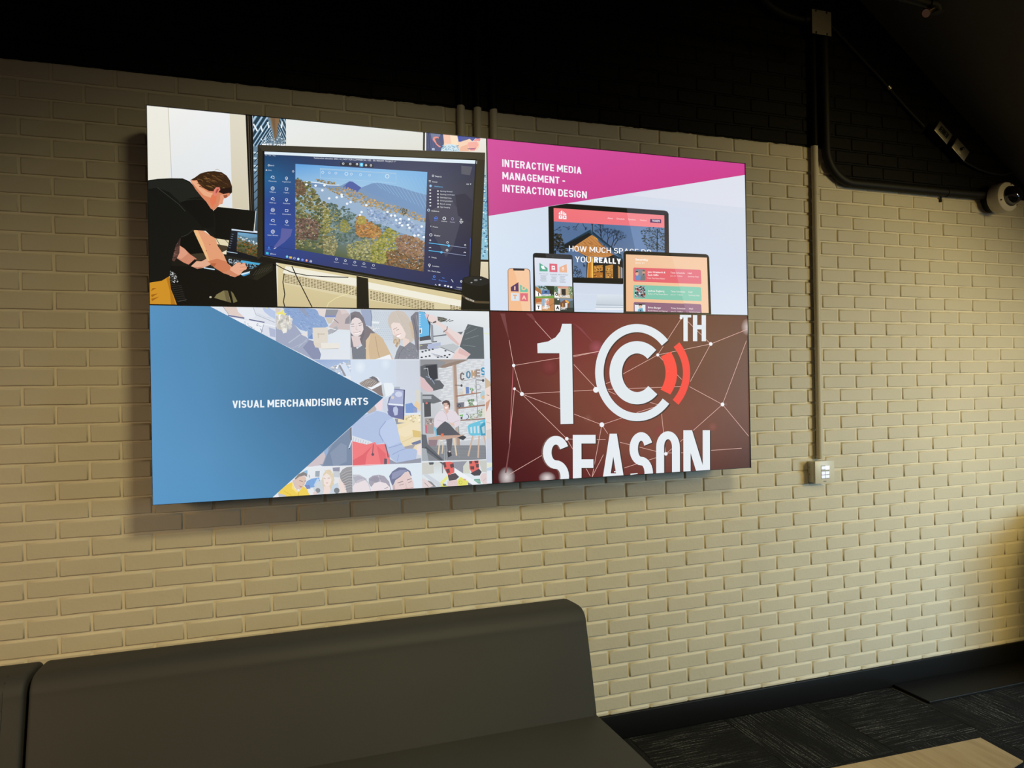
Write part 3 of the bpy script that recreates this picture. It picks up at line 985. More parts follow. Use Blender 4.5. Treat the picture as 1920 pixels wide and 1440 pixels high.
p.blobs([340,640, 812,690, 812,800, 330,800], 70, 8, 18, [(190,214,228),(70,96,112),(120,150,168),(226,236,240)])
for yy in (970, 1080, 1230, 1310): p.line([185,yy, 265,yy+12], 30, (196,220,232))
for yy in (1020, 1150, 1270, 1380, 1480, 1600, 1750, 1900, 2100): p.line([190,yy, 300,yy-120], 16, (28,42,50))
p.caps('WELCOME', 336,862, 850,880, 66, (246,248,250), 0.22)
p.clipwin(None)
p.grid([812,308, 3480,620, 3480,960, 818,838], [[(232,236,234),(226,228,222)], [(232,234,230),(222,222,214)]])
# post and poster of a face on the right
p.crop(780, 230, 12.8)
p.poly([214,230, 258,238, 250,690, 204,675], (26,22,22))
p.grid([258,236, 1720,395, 1700,760, 250,690], [[(236,236,232),(236,234,228)], [(228,230,230),(232,226,214)]])
p.poly([288,242, 690,288, 715,520, 640,700, 282,690], (78,86,128))
p.poly([288,242, 360,250, 400,690, 282,690], (62,72,112))
p.poly([390,255, 640,284, 600,360, 470,350, 420,420], (122,130,158))
for k in range(5): p.line([320+50*k,260, 340+60*k,640], 8, (98,106,146), same=k > 0)
p.poly([445,390, 470,355, 540,348, 590,370, 560,470, 600,560, 640,600, 600,610, 540,560, 480,480, 440,430], (232,148,140))
p.poly([490,400, 560,380, 600,420, 640,530, 600,570, 540,520], (96,92,120))
p.poly([690,288, 1030,325, 1050,470, 1090,480, 1340,405, 1390,430, 1370,500, 1560,480, 1560,600, 1500,690, 1300,715, 1080,705, 700,600, 715,480], (246,212,186))
p.poly([690,288, 850,305, 870,540, 715,500], (248,200,180)); p.poly([860,306, 1030,325, 1045,560, 900,545], (250,226,196))
p.poly([1030,322, 1560,385, 1580,430, 1470,400, 1390,470, 1330,410, 1200,450, 1110,480, 1060,478], (82,92,156))
p.poly([1030,322, 1130,335, 1120,478, 1060,478], (72,86,170)); p.poly([1110,478, 1240,420, 1330,410, 1200,452], (100,104,130))
p.poly([1400,470, 1470,410, 1590,405, 1570,470, 1480,460], (242,150,150))
p.poly([1280,500, 1500,470, 1540,560, 1480,640, 1300,640], (246,178,166))
p.poly([1080,700, 1110,600, 1280,540, 1300,700], (240,186,160))
p.poly([1265,645, 1400,640, 1500,630, 1400,662, 1300,662], (110,88,120)); p.poly([1330,660, 1480,640, 1440,690, 1350,690], (226,130,150))
p.oval(860, 690, 220, 160, (214,232,240))
p.clipwin([600,500, 1100,500, 1090,705, 600,690])
p.blobs([660,560, 1060,560, 1080,710, 650,700], 130, 8, 15, [(80,130,170),(120,180,210),(60,100,150),(160,206,224)])
p.clipwin(None)
p.poly([425,628, 485,632, 485,682, 425,676], (190,206,226)); p.poly([448,645, 464,646, 456,664], (60,80,120))
# strip of blue poster at the far right and the sill under it
p.crop(460, 180, 3.4277)
p.grid([1560,280, 1572,280, 1572,1060, 1505,1060], [[(236,230,214)]*2, [(120,170,196)]*2, [(150,200,220)]*2])
p.blobs([1545,520, 1570,520, 1570,1040, 1512,1040], 90, 5, 10, [(70,140,180),(150,210,230),(210,236,240),(60,110,150)])
p.grid([1495,1060, 1575,1060, 1575,1400, 1495,1400], [[(226,214,186)]*2, [(200,186,150)]*2])
p.line([1500,1066, 1575,1068], 14, (40,34,28))
# radiator under the monitor
p.crop(480, 260, 4.3636)
p.grid([185,1010, 1760,1240, 1900,1430, 180,1420], [[(222,208,164)]*2, [(206,190,146)]*2])
p.poly([225,1098, 250,1045, 830,1150, 830,1215, 232,1105], (240,236,220))
p.poly([925,1180, 1690,1335, 1690,1392, 925,1235], (240,236,220))
p.poly([240,1104, 830,1213, 830,1320, 225,1190], (220,208,170)); p.poly([935,1240, 1690,1395, 1690,1460, 935,1330], (220,208,170))
first = True
for k in range(25):
    x = 240 + k*24
    y = 1106 + (x-240)*0.187
    for r in range(6):
        p.line([x, y+10+r*12, x+15, y+13+r*12], 5.5, (112,92,54), same=not first); first = False
for k in range(22):
    x = 942 + k*24
    y = 1246 + (x-942)*0.205
    for r in range(6):
        p.line([x, y+10+r*12, x+15, y+13+r*12], 5.5, (112,92,54), same=True)
for k in range(4):
    for r in range(4): p.line([1595+k*24, 1372+k*5+r*12, 1610+k*24, 1375+k*5+r*12], 5.5, (112,92,54), same=True)
p.poly([830,1130, 925,1150, 932,1420, 830,1420], (22,19,16))
p.line([580,1396, 600,1350, 660,1310, 745,1280, 830,1220], 5, (236,226,170))
# desk, chair and the dark side of the room
p.crop(270, 420, 8)
p.poly([480,200, 760,90, 1100,200, 1260,330, 1990,480, 1990,880, 1640,845, 1240,800, 380,640], (24,22,18))
p.poly([380,620, 900,640, 1450,770, 1640,840, 1960,640, 1960,1250, 380,1230], (15,13,11))
p.poly([1640,830, 1760,640, 1960,585, 1960,690, 1700,850], (34,32,24))
for k in range(6): p.line([1640+k*40,780-k*12, 1700+k*44,690-k*10], 5, (70,68,58), same=k > 0)
p.poly([1940,560, 1990,520, 2010,1260, 1940,1260], (15,13,11))
p.poly([1055,1110, 1090,1060, 1200,1000, 1260,1005, 1310,1185, 1150,1140], (128,118,78)); p.poly([1305,1010, 1340,1040, 1405,1165, 1345,1190], (112,104,68))
p.poly([1200,1000, 1255,1002, 1300,1185, 1240,1165], (104,94,64)); p.oval(998, 1100, 18, 14, (200,190,160))
p.blobs([375,690, 470,740, 520,900, 400,870], 60, 6, 11, [(214,216,214),(120,122,120)])
for k in range(9): p.line([400+k*6,900+k*30, 560+k*8,930+k*28], 3, (70,68,66), same=k > 0)
p.line([500,1168, 632,1136], 4, (96,94,92))
# dark monitor behind the man
p.crop(270, 300, 8)
p.poly([1040,760, 1110,695, 1560,745, 1680,765, 1655,1060, 1640,1090, 1290,1190, 1070,1160], (13,12,11))
p.line([1690,765, 1662,1065], 9, (226,226,214)); p.line([1100,690, 1560,742], 5, (238,236,226))
p.poly([1660,1060, 1725,1070, 1725,1100, 1655,1090], (236,240,244))
p.poly([1080,1175, 1290,1200, 1275,1300, 1100,1280], (226,216,180)); p.line([1090,1180, 1150,1290], 8, (30,26,20)); p.line([1225,1195, 1275,1250], 7, (30,26,20))
p.poly([1080,1150, 1290,1185, 1290,1205, 1080,1172], (16,14,12))
p.crop(270, 420, 8)
p.poly([1100,300, 1260,330, 1250,420, 1160,440, 1110,340], (70,60,44)); p.poly([1165,430, 1245,390, 1240,455, 1185,450], (232,222,196))
p.poly([700,440, 930,395, 940,520, 780,560, 690,480], (58,50,36))
# laptop
p.poly([1310,95, 1330,72, 1790,130, 1780,560, 1240,470], (20,21,26))
p.poly([1322,70, 1790,128, 1788,146, 1320,92], (206,220,236))
p.grid([1318,100, 1780,155, 1770,530, 1255,410], [[(28,32,44)]*2, [(16,20,30)]*2])
p.clipwin([1412,122, 1780,165, 1765,520, 1395,405])
p.grid([1400,120, 1790,165, 1770,530, 1395,405], [[(120,176,214),(96,150,190)], [(96,110,90),(100,112,96)], [(56,60,30),(96,66,34)]])
p.poly([1400,150, 1500,190, 1600,215, 1700,200, 1800,230, 1800,330, 1600,280, 1460,210], (88,120,140))
p.blobs([1430,170, 1600,230, 1790,320, 1790,390, 1600,290, 1440,210], 40, 8, 18, [(214,226,232),(236,240,240),(150,166,170)])
p.blobs([1400,190, 1560,270, 1790,360, 1790,520, 1390,420], 160, 12, 24, [(60,74,34),(92,90,40),(124,80,38),(44,58,30),(140,96,48)])
p.clipwin(None)
p.line([1252,415, 1405,440], 9, (190,216,236))
for k in range(7): p.line([1325-k*8,150+k*34, 1350-k*8,154+k*34], 5, (140,150,170), same=k > 0)
p.poly([1240,475, 1790,580, 1640,700, 1450,770, 1060,690, 900,655, 1000,600], (34,34,32))
p.poly([1245,520, 1450,560, 1400,640, 1290,610], (24,26,28)); p.blobs([1250,515, 1460,555, 1420,600, 1300,610], 46, 7, 12, [(200,214,222),(120,140,156)])
p.poly([1465,545, 1755,595, 1730,620, 1450,580], (74,170,214))
p.blobs([1480,580, 1740,620, 1620,690, 1540,640], 60, 7, 12, [(150,200,222),(40,60,76),(90,150,190)])
p.poly([900,648, 1065,676, 1060,692, 895,664], (196,226,244)); p.poly([1445,752, 1600,712, 1590,736, 1480,772], (206,232,246)); p.poly([1470,772, 1590,738, 1600,750, 1500,790], (70,150,200))
# man: trousers, shirt, arms
p.poly([470,240, 560,180, 760,90, 850,260, 935,430, 800,440, 700,450, 620,370, 540,320], (11,10,9))
p.poly([70,880, 250,850, 375,780, 400,980, 440,1080, 490,1215, 70,1215], (206,144,38))
p.poly([330,820, 375,785, 400,980, 430,1075, 470,1215, 400,1215, 380,1000], (180,118,26))
for a in ((90,1010,180,960,120,960), (95,1060,200,1040,110,1100), (100,1120,220,1090,110,1160)): p.poly(list(a), (160,100,22))
p.poly([385,520, 430,400, 440,330, 545,320, 530,440, 450,560], (88,60,52)); p.poly([450,260, 500,205, 550,195, 540,320, 440,350], (60,42,42))
p.blobs([400,480, 470,230, 545,210, 520,430, 440,540], 30, 10, 20, [(130,92,84),(40,28,28),(104,72,66)])
p.poly([535,320, 600,360, 690,450, 790,520, 720,620, 690,615, 600,580, 490,510, 530,430], (206,136,108))
p.poly([535,320, 620,380, 660,440, 560,520, 495,505, 530,430], (222,156,128))
p.poly([700,630, 780,555, 860,560, 940,520, 1000,560, 1000,610, 900,655, 800,672], (226,172,142)); p.poly([720,640, 800,650, 900,640, 820,672], (190,128,104))
p.line([688,618, 770,545], 40, (18,16,16))
p.poly([740,80, 860,75, 1000,170, 1080,215, 1110,330, 1200,460, 1255,590, 1340,660, 1300,760, 1180,730, 1080,670, 960,570, 900,430, 820,260, 760,130], (226,158,118))
p.poly([740,80, 800,80, 900,300, 960,470, 1000,600, 960,560, 900,430, 820,260, 760,130], (236,186,130))
p.poly([960,560, 1100,520, 1230,560, 1300,640, 1290,750, 1180,730, 1080,670], (206,126,88))
p.poly([1000,590, 1090,590, 1060,640, 1010,625], (184,100,64)); p.oval(938, 400, 7, 7, (120,70,50)); p.oval(990, 306, 10, 8, (200,116,90))
p.poly([1290,690, 1320,650, 1400,580, 1440,575, 1470,600, 1500,580, 1525,590, 1530,620, 1550,650, 1545,680, 1490,710, 1440,770, 1370,800, 1290,780], (232,172,140))
p.poly([1290,690, 1400,760, 1440,770, 1370,800, 1180,735], (208,136,102))
for a in ((1440,610,1525,590), (1450,650,1548,650), (1440,700,1530,690)): p.line(list(a), 6, (188,120,96))
p.crop(270, 300, 8)
p.poly([40,290, 200,265, 400,258, 585,262, 690,310, 780,410, 890,540, 990,630, 1040,740, 1075,850, 1078,1060, 1075,1170, 1000,1130, 930,1060, 760,1045, 640,1140, 540,1170, 470,1290, 410,1520, 380,1740, 260,1810, 70,1840, 40,1500], (17,18,16))
p.poly([60,300, 400,270, 580,272, 700,340, 800,450, 860,540, 700,560, 540,620, 380,470, 200,400, 60,420], (30,32,28))
p.poly([540,620, 700,570, 860,575, 980,640, 1040,760, 1060,1000, 900,1030, 760,860], (13,13,12))
p.line([200,400, 330,500, 430,580, 520,650, 620,760], 8, (52,54,48)); p.line([530,620, 640,590, 760,578, 860,580, 920,590], 5, (44,46,40))
p.line([740,1040, 660,1110, 560,1150], 5, (60,60,54)); p.line([900,1010, 960,1050, 1070,1160], 5, (36,36,32))
# head
p.poly([695,295, 790,280, 860,330, 960,400, 1080,430, 1200,450, 1300,450, 1300,520, 1265,545, 1240,565, 1205,570, 1190,620, 1185,650, 1140,660, 1115,690, 1050,748, 1005,720, 940,620, 870,545, 775,425], (216,134,98))
p.poly([700,300, 790,300, 860,400, 960,470, 1040,490, 1010,560, 900,520, 800,410], (234,172,132))
p.poly([1020,520, 1100,520, 1080,640, 1030,700, 990,600], (224,120,84))
p.poly([1150,520, 1240,500, 1260,540, 1200,570, 1180,640, 1120,660, 1150,580], (228,156,122)); p.poly([1195,525, 1250,510, 1266,545, 1215,565], (150,86,60))
p.poly([700,285, 760,255, 850,190, 960,160, 1060,155, 1170,170, 1250,225, 1300,300, 1330,390, 1330,480, 1300,505, 1285,480, 1200,505, 1150,480, 1040,460, 980,455, 900,410, 830,350, 800,290, 750,295], (58,36,20))
HAIR = [(96,64,32),(70,44,24),(118,82,44),(48,28,18),(134,96,52)]
for k in range(70):
    x, y = p.rnd.uniform(800, 1240), p.rnd.uniform(180, 430)
    if (x-1030)**2/240**2 + (y-310)**2/150**2 > 1: continue
    d = p.rnd.uniform(20, 60)
    p.line([x, y, x+d, y+d*0.25, x+d*1.5, y+d*0.7], p.rnd.uniform(6, 14), p.rnd.choice(HAIR), same=k % 6 != 0, taper=0.3)
p.poly([1060,470, 1180,420, 1320,400, 1325,480, 1200,505, 1120,470], (34,18,16))
p.line([1070,140, 1110,125, 1150,150], 4, (140,110,80))
p.poly([1050,500, 1055,440, 1090,400, 1140,400, 1152,440, 1120,480, 1090,530, 1060,530], (226,130,112)); p.poly([1080,470, 1100,425, 1135,420, 1110,470, 1085,500], (170,76,66))
# the large monitor
p.crop(480, 260, 4.3636)
p.poly([22,45, 1886,125, 1830,1300, 1690,1290, 900,1140, 15,992], (24,21,17))
p.poly([22,45, 1886,125, 1884,185, 60,97], (58,53,43)); p.poly([22,45, 62,97, 60,960, 15,992], (44,40,32)); p.poly([1886,125, 1884,185, 1815,180, 1755,1280, 1830,1300], (42,37,28))
p.poly([62,95, 1818,178, 1748,1275, 60,965], (9,9,9))
p.line([60,962, 800,1110, 1700,1275], 6, (70,66,54))
p.clipwin([78,101, 1806,188, 1738,1262, 75,955])
p.grid([70,95, 1815,185, 1745,1275, 70,955], [
    [(30,58,96),(46,60,96),(52,62,98),(48,56,92),(40,48,80)],
    [(36,100,150),(40,66,116),(50,64,110),(58,66,100),(50,52,74)],
    [(44,72,146),(46,66,130),(48,60,112),(44,52,88),(40,40,64)],
    [(46,78,160),(50,70,136),(44,58,110),(40,46,84),(34,36,70)],
    [(42,66,140),(48,60,116),(44,54,98),(40,46,88),(34,42,92)]])
p.poly([78,101, 1806,188, 1803,216, 78,124], (222,236,246))
p.text('Twinmotion education 2023.1.2 | NOT FOR COMMERCIAL USE - SKI RESORT PROJECT-1*', 482,163, 1158,199, 13, (226,230,238), 0.0)
p.poly([700,195, 972,212, 972,240, 700,222], (36,40,56)); p.poly([860,200, 889,202, 888,232, 859,230], (90,190,236)); p.line([874,205, 874,228], 3, WHT); p.line([863,216, 886,217], 3, WHT)
for x, y in ((725,206), (783,210), (838,212), (912,220), (952,222)): p.ring(x, y, 5, 9, WHT, n=12, same=False)
# reflections and shading on the right panel
p.poly([1500,440, 1590,470, 1640,560, 1700,620, 1620,900, 1560,980, 1440,760, 1420,620], (62,64,88))
p.poly([1640,470, 1720,460, 1780,520, 1770,700, 1660,640], (36,38,66))
p.poly([1420,420, 1520,420, 1510,560, 1430,600], (42,44,80))
p.poly([1690,230, 1780,240, 1760,310, 1690,300], (84,86,102))
# the picture of a wooded ski slope in the middle
VP = [332,205, 1413,280, 1378,1098, 328,908]
p.clipwin(VP)
p.grid(VP, [[(96,160,222),(116,176,230),(132,186,232),(120,176,226)], [(160,200,226),(178,206,222),(164,200,226),(130,180,220)], [(110,130,130),(120,140,146),(126,150,176),(120,150,190)], [(70,84,60),(84,96,66),(96,96,70),(100,84,66)]])
p.poly([330,330, 480,360, 560,375, 650,370, 700,390, 775,352, 800,355, 870,405, 960,370, 1010,365, 1180,400, 1300,440, 1410,470, 1410,700, 900,560, 330,420], (118,148,186))
p.poly([775,352, 802,356, 872,405, 840,440, 770,420, 720,400], (76,94,164)); p.poly([870,405, 960,372, 1010,365, 1180,402, 1300,442, 1410,475, 1410,640, 1200,560, 960,460], (112,146,190))
p.poly([330,380, 600,410, 900,510, 1140,600, 1400,700, 1400,860, 1150,760, 850,640, 560,520, 330,450], (150,176,204))
p.blobs([560,400, 760,400, 960,500, 1160,560, 1400,640, 1400,700, 1150,620, 900,560, 640,440], 504, 5, 12, [(166,138,92),(188,150,98),(150,140,110),(140,150,150),(196,160,110),(120,126,112)])
p.blobs([500,330, 660,360, 650,385, 510,350], 105, 4, 8, [(150,128,84),(180,150,92),(120,110,80)])
p.line([400,350, 520,362, 600,380, 690,384], 7, (226,236,242))
p.blobs([330,310, 440,350, 560,520, 700,560, 720,700, 640,800, 560,900, 328,905], 882, 9, 21, [(96,104,66),(118,118,72),(80,92,64),(134,130,84),(112,100,70),(146,142,100),(72,84,60)])
p.blobs([330,330, 400,360, 420,460, 330,480], 126, 6, 15, [(112,84,66),(128,100,80),(92,76,62)])
p.blobs([335,660, 470,650, 540,720, 500,830, 340,830], 357, 6, 16, [(118,92,82),(96,78,70),(138,110,96),(84,70,62)])
p.blobs([560,560, 690,600, 680,740, 560,790], 231, 6, 15, [(150,146,84),(128,128,72),(166,158,104)])
p.blobs([600,520, 760,570, 840,640, 1000,700, 1150,760, 1100,830, 900,820, 700,880, 640,860], 546, 7, 19, [(90,112,110),(104,126,128),(76,98,92),(120,140,140),(86,104,86)])
p.blobs([900,560, 1160,640, 1390,740, 1390,820, 1160,730, 960,690], 336, 6, 16, [(150,172,206),(134,158,196),(166,184,208),(120,146,186)])
for i, (x, y) in enumerate(((422,376),(497,386),(570,384),(552,425),(608,492),(670,484),(710,462),(712,478),(755,537),(784,524),(873,606),(860,632),(912,550),(1085,606),(1116,636),(1145,637),(1190,664),(1156,674),(1184,698),(1204,718),(1260,668),(1252,714),(1264,738),(1364,728),(1305,802),(1337,798),(1380,815))):
    p.oval(x, y, 11, 10, (238,244,248), n=8, same=i > 0)
p.blobs([840,640, 880,630, 920,680, 1020,730, 1040,800, 980,830, 830,800, 820,720], 483, 6, 15, [(176,122,72),(198,140,88),(154,110,66),(184,150,86),(140,104,62)])
p.blobs([850,640, 900,640, 910,700, 840,710], 84, 5, 11, [(176,162,84),(160,146,80)])
p.blobs([700,690, 740,670, 790,740, 740,780, 700,760], 126, 5, 11, [(134,134,66),(156,150,84)])
p.blobs([560,830, 640,790, 680,880, 640,960, 560,950], 252, 5, 12, [(142,138,96),(118,116,80),(166,158,114)])
p.blobs([750,880, 880,830, 980,830, 1000,900, 960,1010, 760,990], 441, 6, 15, [(160,156,104),(138,138,84),(176,172,126),(112,116,74)])
p.blobs([960,880, 1090,740, 1180,780, 1160,900, 1080,1020, 960,1030], 546, 6, 16, [(138,138,62),(156,152,72),(116,122,58),(172,164,90)])
p.blobs([1150,830, 1210,790, 1320,820, 1390,860, 1378,1000, 1180,960], 546, 6, 16, [(140,108,88),(160,126,104),(118,90,74),(150,118,84)])
p.blobs([1080,930, 1180,920, 1250,980, 1378,1000, 1378,1098, 1080,1050], 399, 6, 16, [(130,94,60),(110,88,66),(148,110,74),(90,76,56)])
p.blobs([340,430, 700,560, 700,900, 340,880], 110, 3, 6, [(206,212,200),(186,196,190)])
p.blobs([1100,780, 1380,840, 1370,1080, 900,1000], 110, 3, 6, [(214,206,190),(196,186,170)])
p.blobs([1190,570, 1250,580, 1240,640, 1200,630], 50, 4, 7, [(70,74,66),(90,90,78)])
for k in range(16): p.line([900+k*34,280+k*3, 1040+k*34,420+k*16], 2.5, (150,190,224), same=k > 0)
p.poly([535,245, 1155,288, 1155,300, 535,257], (150,190,224)); p.line([535,245, 1155,290, 1155,372, 535,322, 535,245], 3, (170,204,230))
for k, (x, w_) in enumerate(((556,26),(610,22),(664,24),(750,34),(790,24),(866,24),(940,20),(1084,40))): p.ring(x, 276+(x-535)*0.07, w_*0.3, w_*0.45, (206,226,240), n=12, same=k > 0)
p.clipwin([78,101, 1806,188, 1738,1262, 75,955])
# tool panel on the left
p.ring(112, 216, 5, 8, WHT, n=12); p.text('Search', 121,222, 157,224, 11, (220,230,240)); p.text('Library', 106,260, 136,262, 10, (220,230,240)); p.poly([86,260, 93,248, 101,260], WHT)
p.ring(313, 268, 5, 8, WHT, n=12); p.line([78,880, 325,912], 2, (36,48,100)); p.text('File   Edit   Help', 84,136, 168,142, 8, (200,212,226))
names = [('Materials','Vegetation'),('Objects','Lights'),('HDRI env','Populate'),('Decals','Characters'),('Vehicles','Tools'),('User library','')]
for r, (a, b) in enumerate(names):
    y = 318 + r*89
    for x, nm, dy in ((144, a, 0), (258, b, 6)):
        if not nm: continue
        y2 = y + dy
        sty = (r*2 + (x > 200)) % 4
        if sty == 0: p.ring(x, y2, 11, 15, WHT, 180, 360, n=12); p.line([x-15,y2, x+15,y2+10], 3, WHT, same=True)
        elif sty == 1: p.ring(x, y2, 9, 12, WHT, n=14); p.line([x,y2, x,y2+18], 3, WHT, same=True)
        elif sty == 2: p.ring(x, y2, 13, 16, WHT, n=14); p.ring(x, y2, 5, 8, WHT, n=10, same=True)
        else: p.line([x-12,y2-10, x+12,y2-8, x+10,y2+10, x-12,y2+8, x-12,y2-10], 3, WHT)
        L = 3.6*len(nm)
        p.text(nm, x-L,y2+32, x+L,y2+36, 9, (216,224,238))
p.poly([215,735, 305,745, 290,800, 240,850, 170,900, 150,890, 205,820], (92,96,160))
p.poly([105,902, 111,880, 118,902], (90,150,240)); p.text('Library', 98,912, 128,915, 7, (90,150,240)); p.line([152,904, 170,896], 4, WHT)
# bottom icons and task bar
for k, x in enumerate((665,738,815,890,968)):
    y = 992 + k*13
    p.ring(x, y, 7, 10, (220,226,236), n=12); p.text(('Import','Materials','Populate','Media','Export')[k], x-20,y+26, x+20,y+31, 8, (206,212,224))
p.poly([86,930, 108,933, 108,952, 86,948], (60,190,214)); p.ring(128, 945, 4, 6, WHT, n=10); p.text('Search', 137,950, 168,954, 8, WHT)
for k, (x, c) in enumerate(((260,(120,200,230)),(289,(230,190,80)),(320,(200,210,230)),(352,(190,226,236)),(386,(120,150,230)),(420,(226,120,90)),(455,(230,236,240)))):
    y = 970 + k*6.5
    if k == 1: p.poly([x-11,y-9, x+11,y-7, x+11,y+9, x-11,y+7], c)
    elif k == 2: p.ring(x, y, 6, 9, c, n=12)
    else: p.oval(x, y, 10, 10, c, n=12)
p.oval(420, 999, 4.5, 4.5, (250,240,230), n=10); p.line([445,1004, 466,1008], 4, (40,60,120)); p.line([455,1006, 455,1022], 4, (40,60,120))
# property panel on the right
p.ring(1458, 314, 6, 9, WHT, n=12); p.text('Search', 1476,323, 1527,328, 13, WHT); p.text('Scene', 1452,367, 1492,370, 11, WHT); p.line([1424,352, 1440,354], 3, WHT); p.line([1424,362, 1440,364], 3, WHT); p.text('All', 1728,388, 1748,390, 10, WHT); p.poly([1756,380, 1770,381, 1763,389], WHT)
p.oval(1437, 396, 10, 10, (150,200,240)); p.text('Ambience', 1468,405, 1536,411, 12, (110,190,240))
for k, nm in enumerate(('Starting Ground','Starting Landscape','Starting trees','Green grassland','Bench sitting','Sign hanging')):
    y = 444 + k*26
    p.text(nm, 1515,y, 1515+len(nm)*6.6,y+6, 10, (220,226,236)); p.ring(1497, y-5, 4, 7, WHT, n=10); p.oval(1434, y-14, 8, 5, WHT, n=10)
p.ring(1420, 595, 7, 11, (190,226,246), n=14); p.text('Ambience', 1442,606, 1505,612, 12, WHT)
p.ring(1480, 662, 9, 14, (80,130,240), 180, 360, n=12); p.poly([1466,662, 1495,664, 1494,670, 1466,668], (80,130,240))
p.ring(1547, 664, 9, 14, WHT, n=14); p.ring(1614, 668, 8, 12, (150,140,190), n=12); p.ring(1685, 674, 4, 7, WHT, n=10); p.ring(1678, 690, 4, 7, WHT, n=10, same=True); p.ring(1694, 692, 4, 7, WHT, n=10, same=True)
p.text('Env', 1466,684, 1490,686, 10, (80,130,240)); p.text('Camera', 1524,690, 1570,694, 9, WHT); p.text('Render', 1594,697, 1636,701, 9, (180,176,206)); p.text('FX', 1677,708, 1691,710, 10, WHT)
p.text('Presets', 1454,736, 1494,740, 10, WHT); p.poly([1432,724, 1442,725, 1437,732], WHT); p.ring(1437, 798, 8, 12, WHT, n=12); p.text('Weather', 1462,808, 1514,812, 12, WHT)
p.line([1422,864, 1580,886], 6, (90,190,240)); p.line([1580,886, 1724,906], 4, (150,160,190)); p.oval(1582, 887, 10, 10, (90,190,240)); p.ring(1572, 860, 6, 9, WHT, n=12); p.ring(1716, 883, 4, 7, WHT, n=10); p.ring(1432, 842, 4, 7, WHT, n=10)
p.line([1420,926, 1522,940], 6, (90,190,240)); p.line([1522,940, 1720,970], 4, (150,160,190)); p.oval(1522, 941, 10, 10, (90,190,240)); p.ring(1568, 924, 6, 10, WHT, n=12); p.ring(1712, 948, 5, 9, WHT, 180, 360, n=10); p.ring(1430, 906, 5, 9, WHT, 180, 360, n=10)
p.text('Details', 1442,986, 1482,992, 10, WHT); p.poly([1420,974, 1428,979, 1420,984], WHT); p.ring(1424, 1044, 6, 10, WHT, n=12); p.line([1424,1050, 1424,1062], 4, WHT); p.text('Location', 1450,1058, 1502,1064, 12, WHT); p.text('Sun - North offset', 1410,1094, 1512,1110, 10, WHT)
p.ring(1462, 1140, 6, 10, (90,150,250), n=12); p.text('Scene', 1444,1164, 1478,1168, 10, (90,150,250)); p.line([1528,1150, 1544,1154], 4, (90,150,250)); p.text('Properties', 1500,1174, 1566,1184, 10, (90,150,250)); p.line([1602,1164, 1616,1186], 4, WHT); p.ring(1682, 1180, 5, 9, WHT, n=10)
p.line([1758,830, 1752,1100], 4, (70,100,200)); p.line([1468,1210, 1474,1202, 1480,1212], 3, WHT)
for k, x in enumerate((1505,1550,1575,1600)): p.oval(x, 1208+k*6, 9, 7, WHT, n=8)
p.text('9:30 PM', 1644,1232, 1690,1240, 9, WHT); p.text('2023-06-14', 1626,1248, 1692,1258, 8, WHT)
p.clipwin(None)
p.line([1815,195, 1813,218], 4, (210,214,220))
# speaker in front
p.poly([1690,1175, 1700,1150, 1760,1135, 1850,1140, 1912,1165, 1915,1440, 1676,1440], (15,13,12))
p.poly([1700,1158, 1760,1140, 1850,1144, 1908,1168, 1900,1200, 1840,1220, 1760,1210, 1705,1185], (30,30,32))
p.poly([1686,1285, 1740,1322, 1800,1340, 1915,1345, 1915,1362, 1800,1358, 1735,1338, 1684,1300], (84,70,50))
p.text('HOLONUS', 1716,1322, 1786,1350, 14, (226,220,206), 0.02)
p.oval(1800, 1170, 16, 8, (120,122,126)); p.oval(1765, 1190, 8, 5, (150,150,154)); p.oval(1840, 1165, 8, 5, (150,150,154))
# cables in front of the radiator
p.line([150,1025, 230,1070, 300,1100, 420,1125, 560,1136, 760,1142], 7, (28,26,22)); p.line([300,1050, 340,1140, 400,1260, 470,1400], 8, (26,24,20)); p.line([235,1110, 225,1180, 240,1280, 228,1340, 245,1400], 8, (24,22,18))
finish(t1, p)

# ================================================================== display 2: web design on several devices
t2, p = display(1, 0, [(917.5,263),(1397.5,306.5),(1399,591.5),(919.5,585.5)],
    'upper right display with a magenta title band over computer, tablet and phone mock-ups')
p.crop(900, 250, 3.6923)
p.grid([55,30, 1845,205, 1845,1270, 70,1245], [[(226,232,242),(224,229,240),(228,232,242)], [(216,226,240),(210,220,236),(212,220,236)], [(214,228,244),(206,220,238),(208,218,236)], [(212,226,244),(208,222,240),(214,224,240)]], 6)
p.poly([1035,432, 1845,516, 1845,280], (222,226,238)); p.poly([1035,432, 1845,516, 1845,560, 900,470], (214,221,235))
p.grid([55,30, 1850,205, 1850,283, 62,585], [[(212,82,158),(210,76,152),(206,66,146)], [(198,70,144),(202,64,140),(206,60,140)]], 6)
for k, (s, x1, y0, y1, h0, h1) in enumerate((('INTERACTIVE MEDIA', 712, 241, 287, 52, 47), ('MANAGEMENT -', 598, 327, 360, 51, 48), ('INTERACTION DESIGN', 747, 415, 457, 52, 48))):
    p.caps(s, 168, y0, x1, y1, h0, (246,244,250), 0.175, h1)
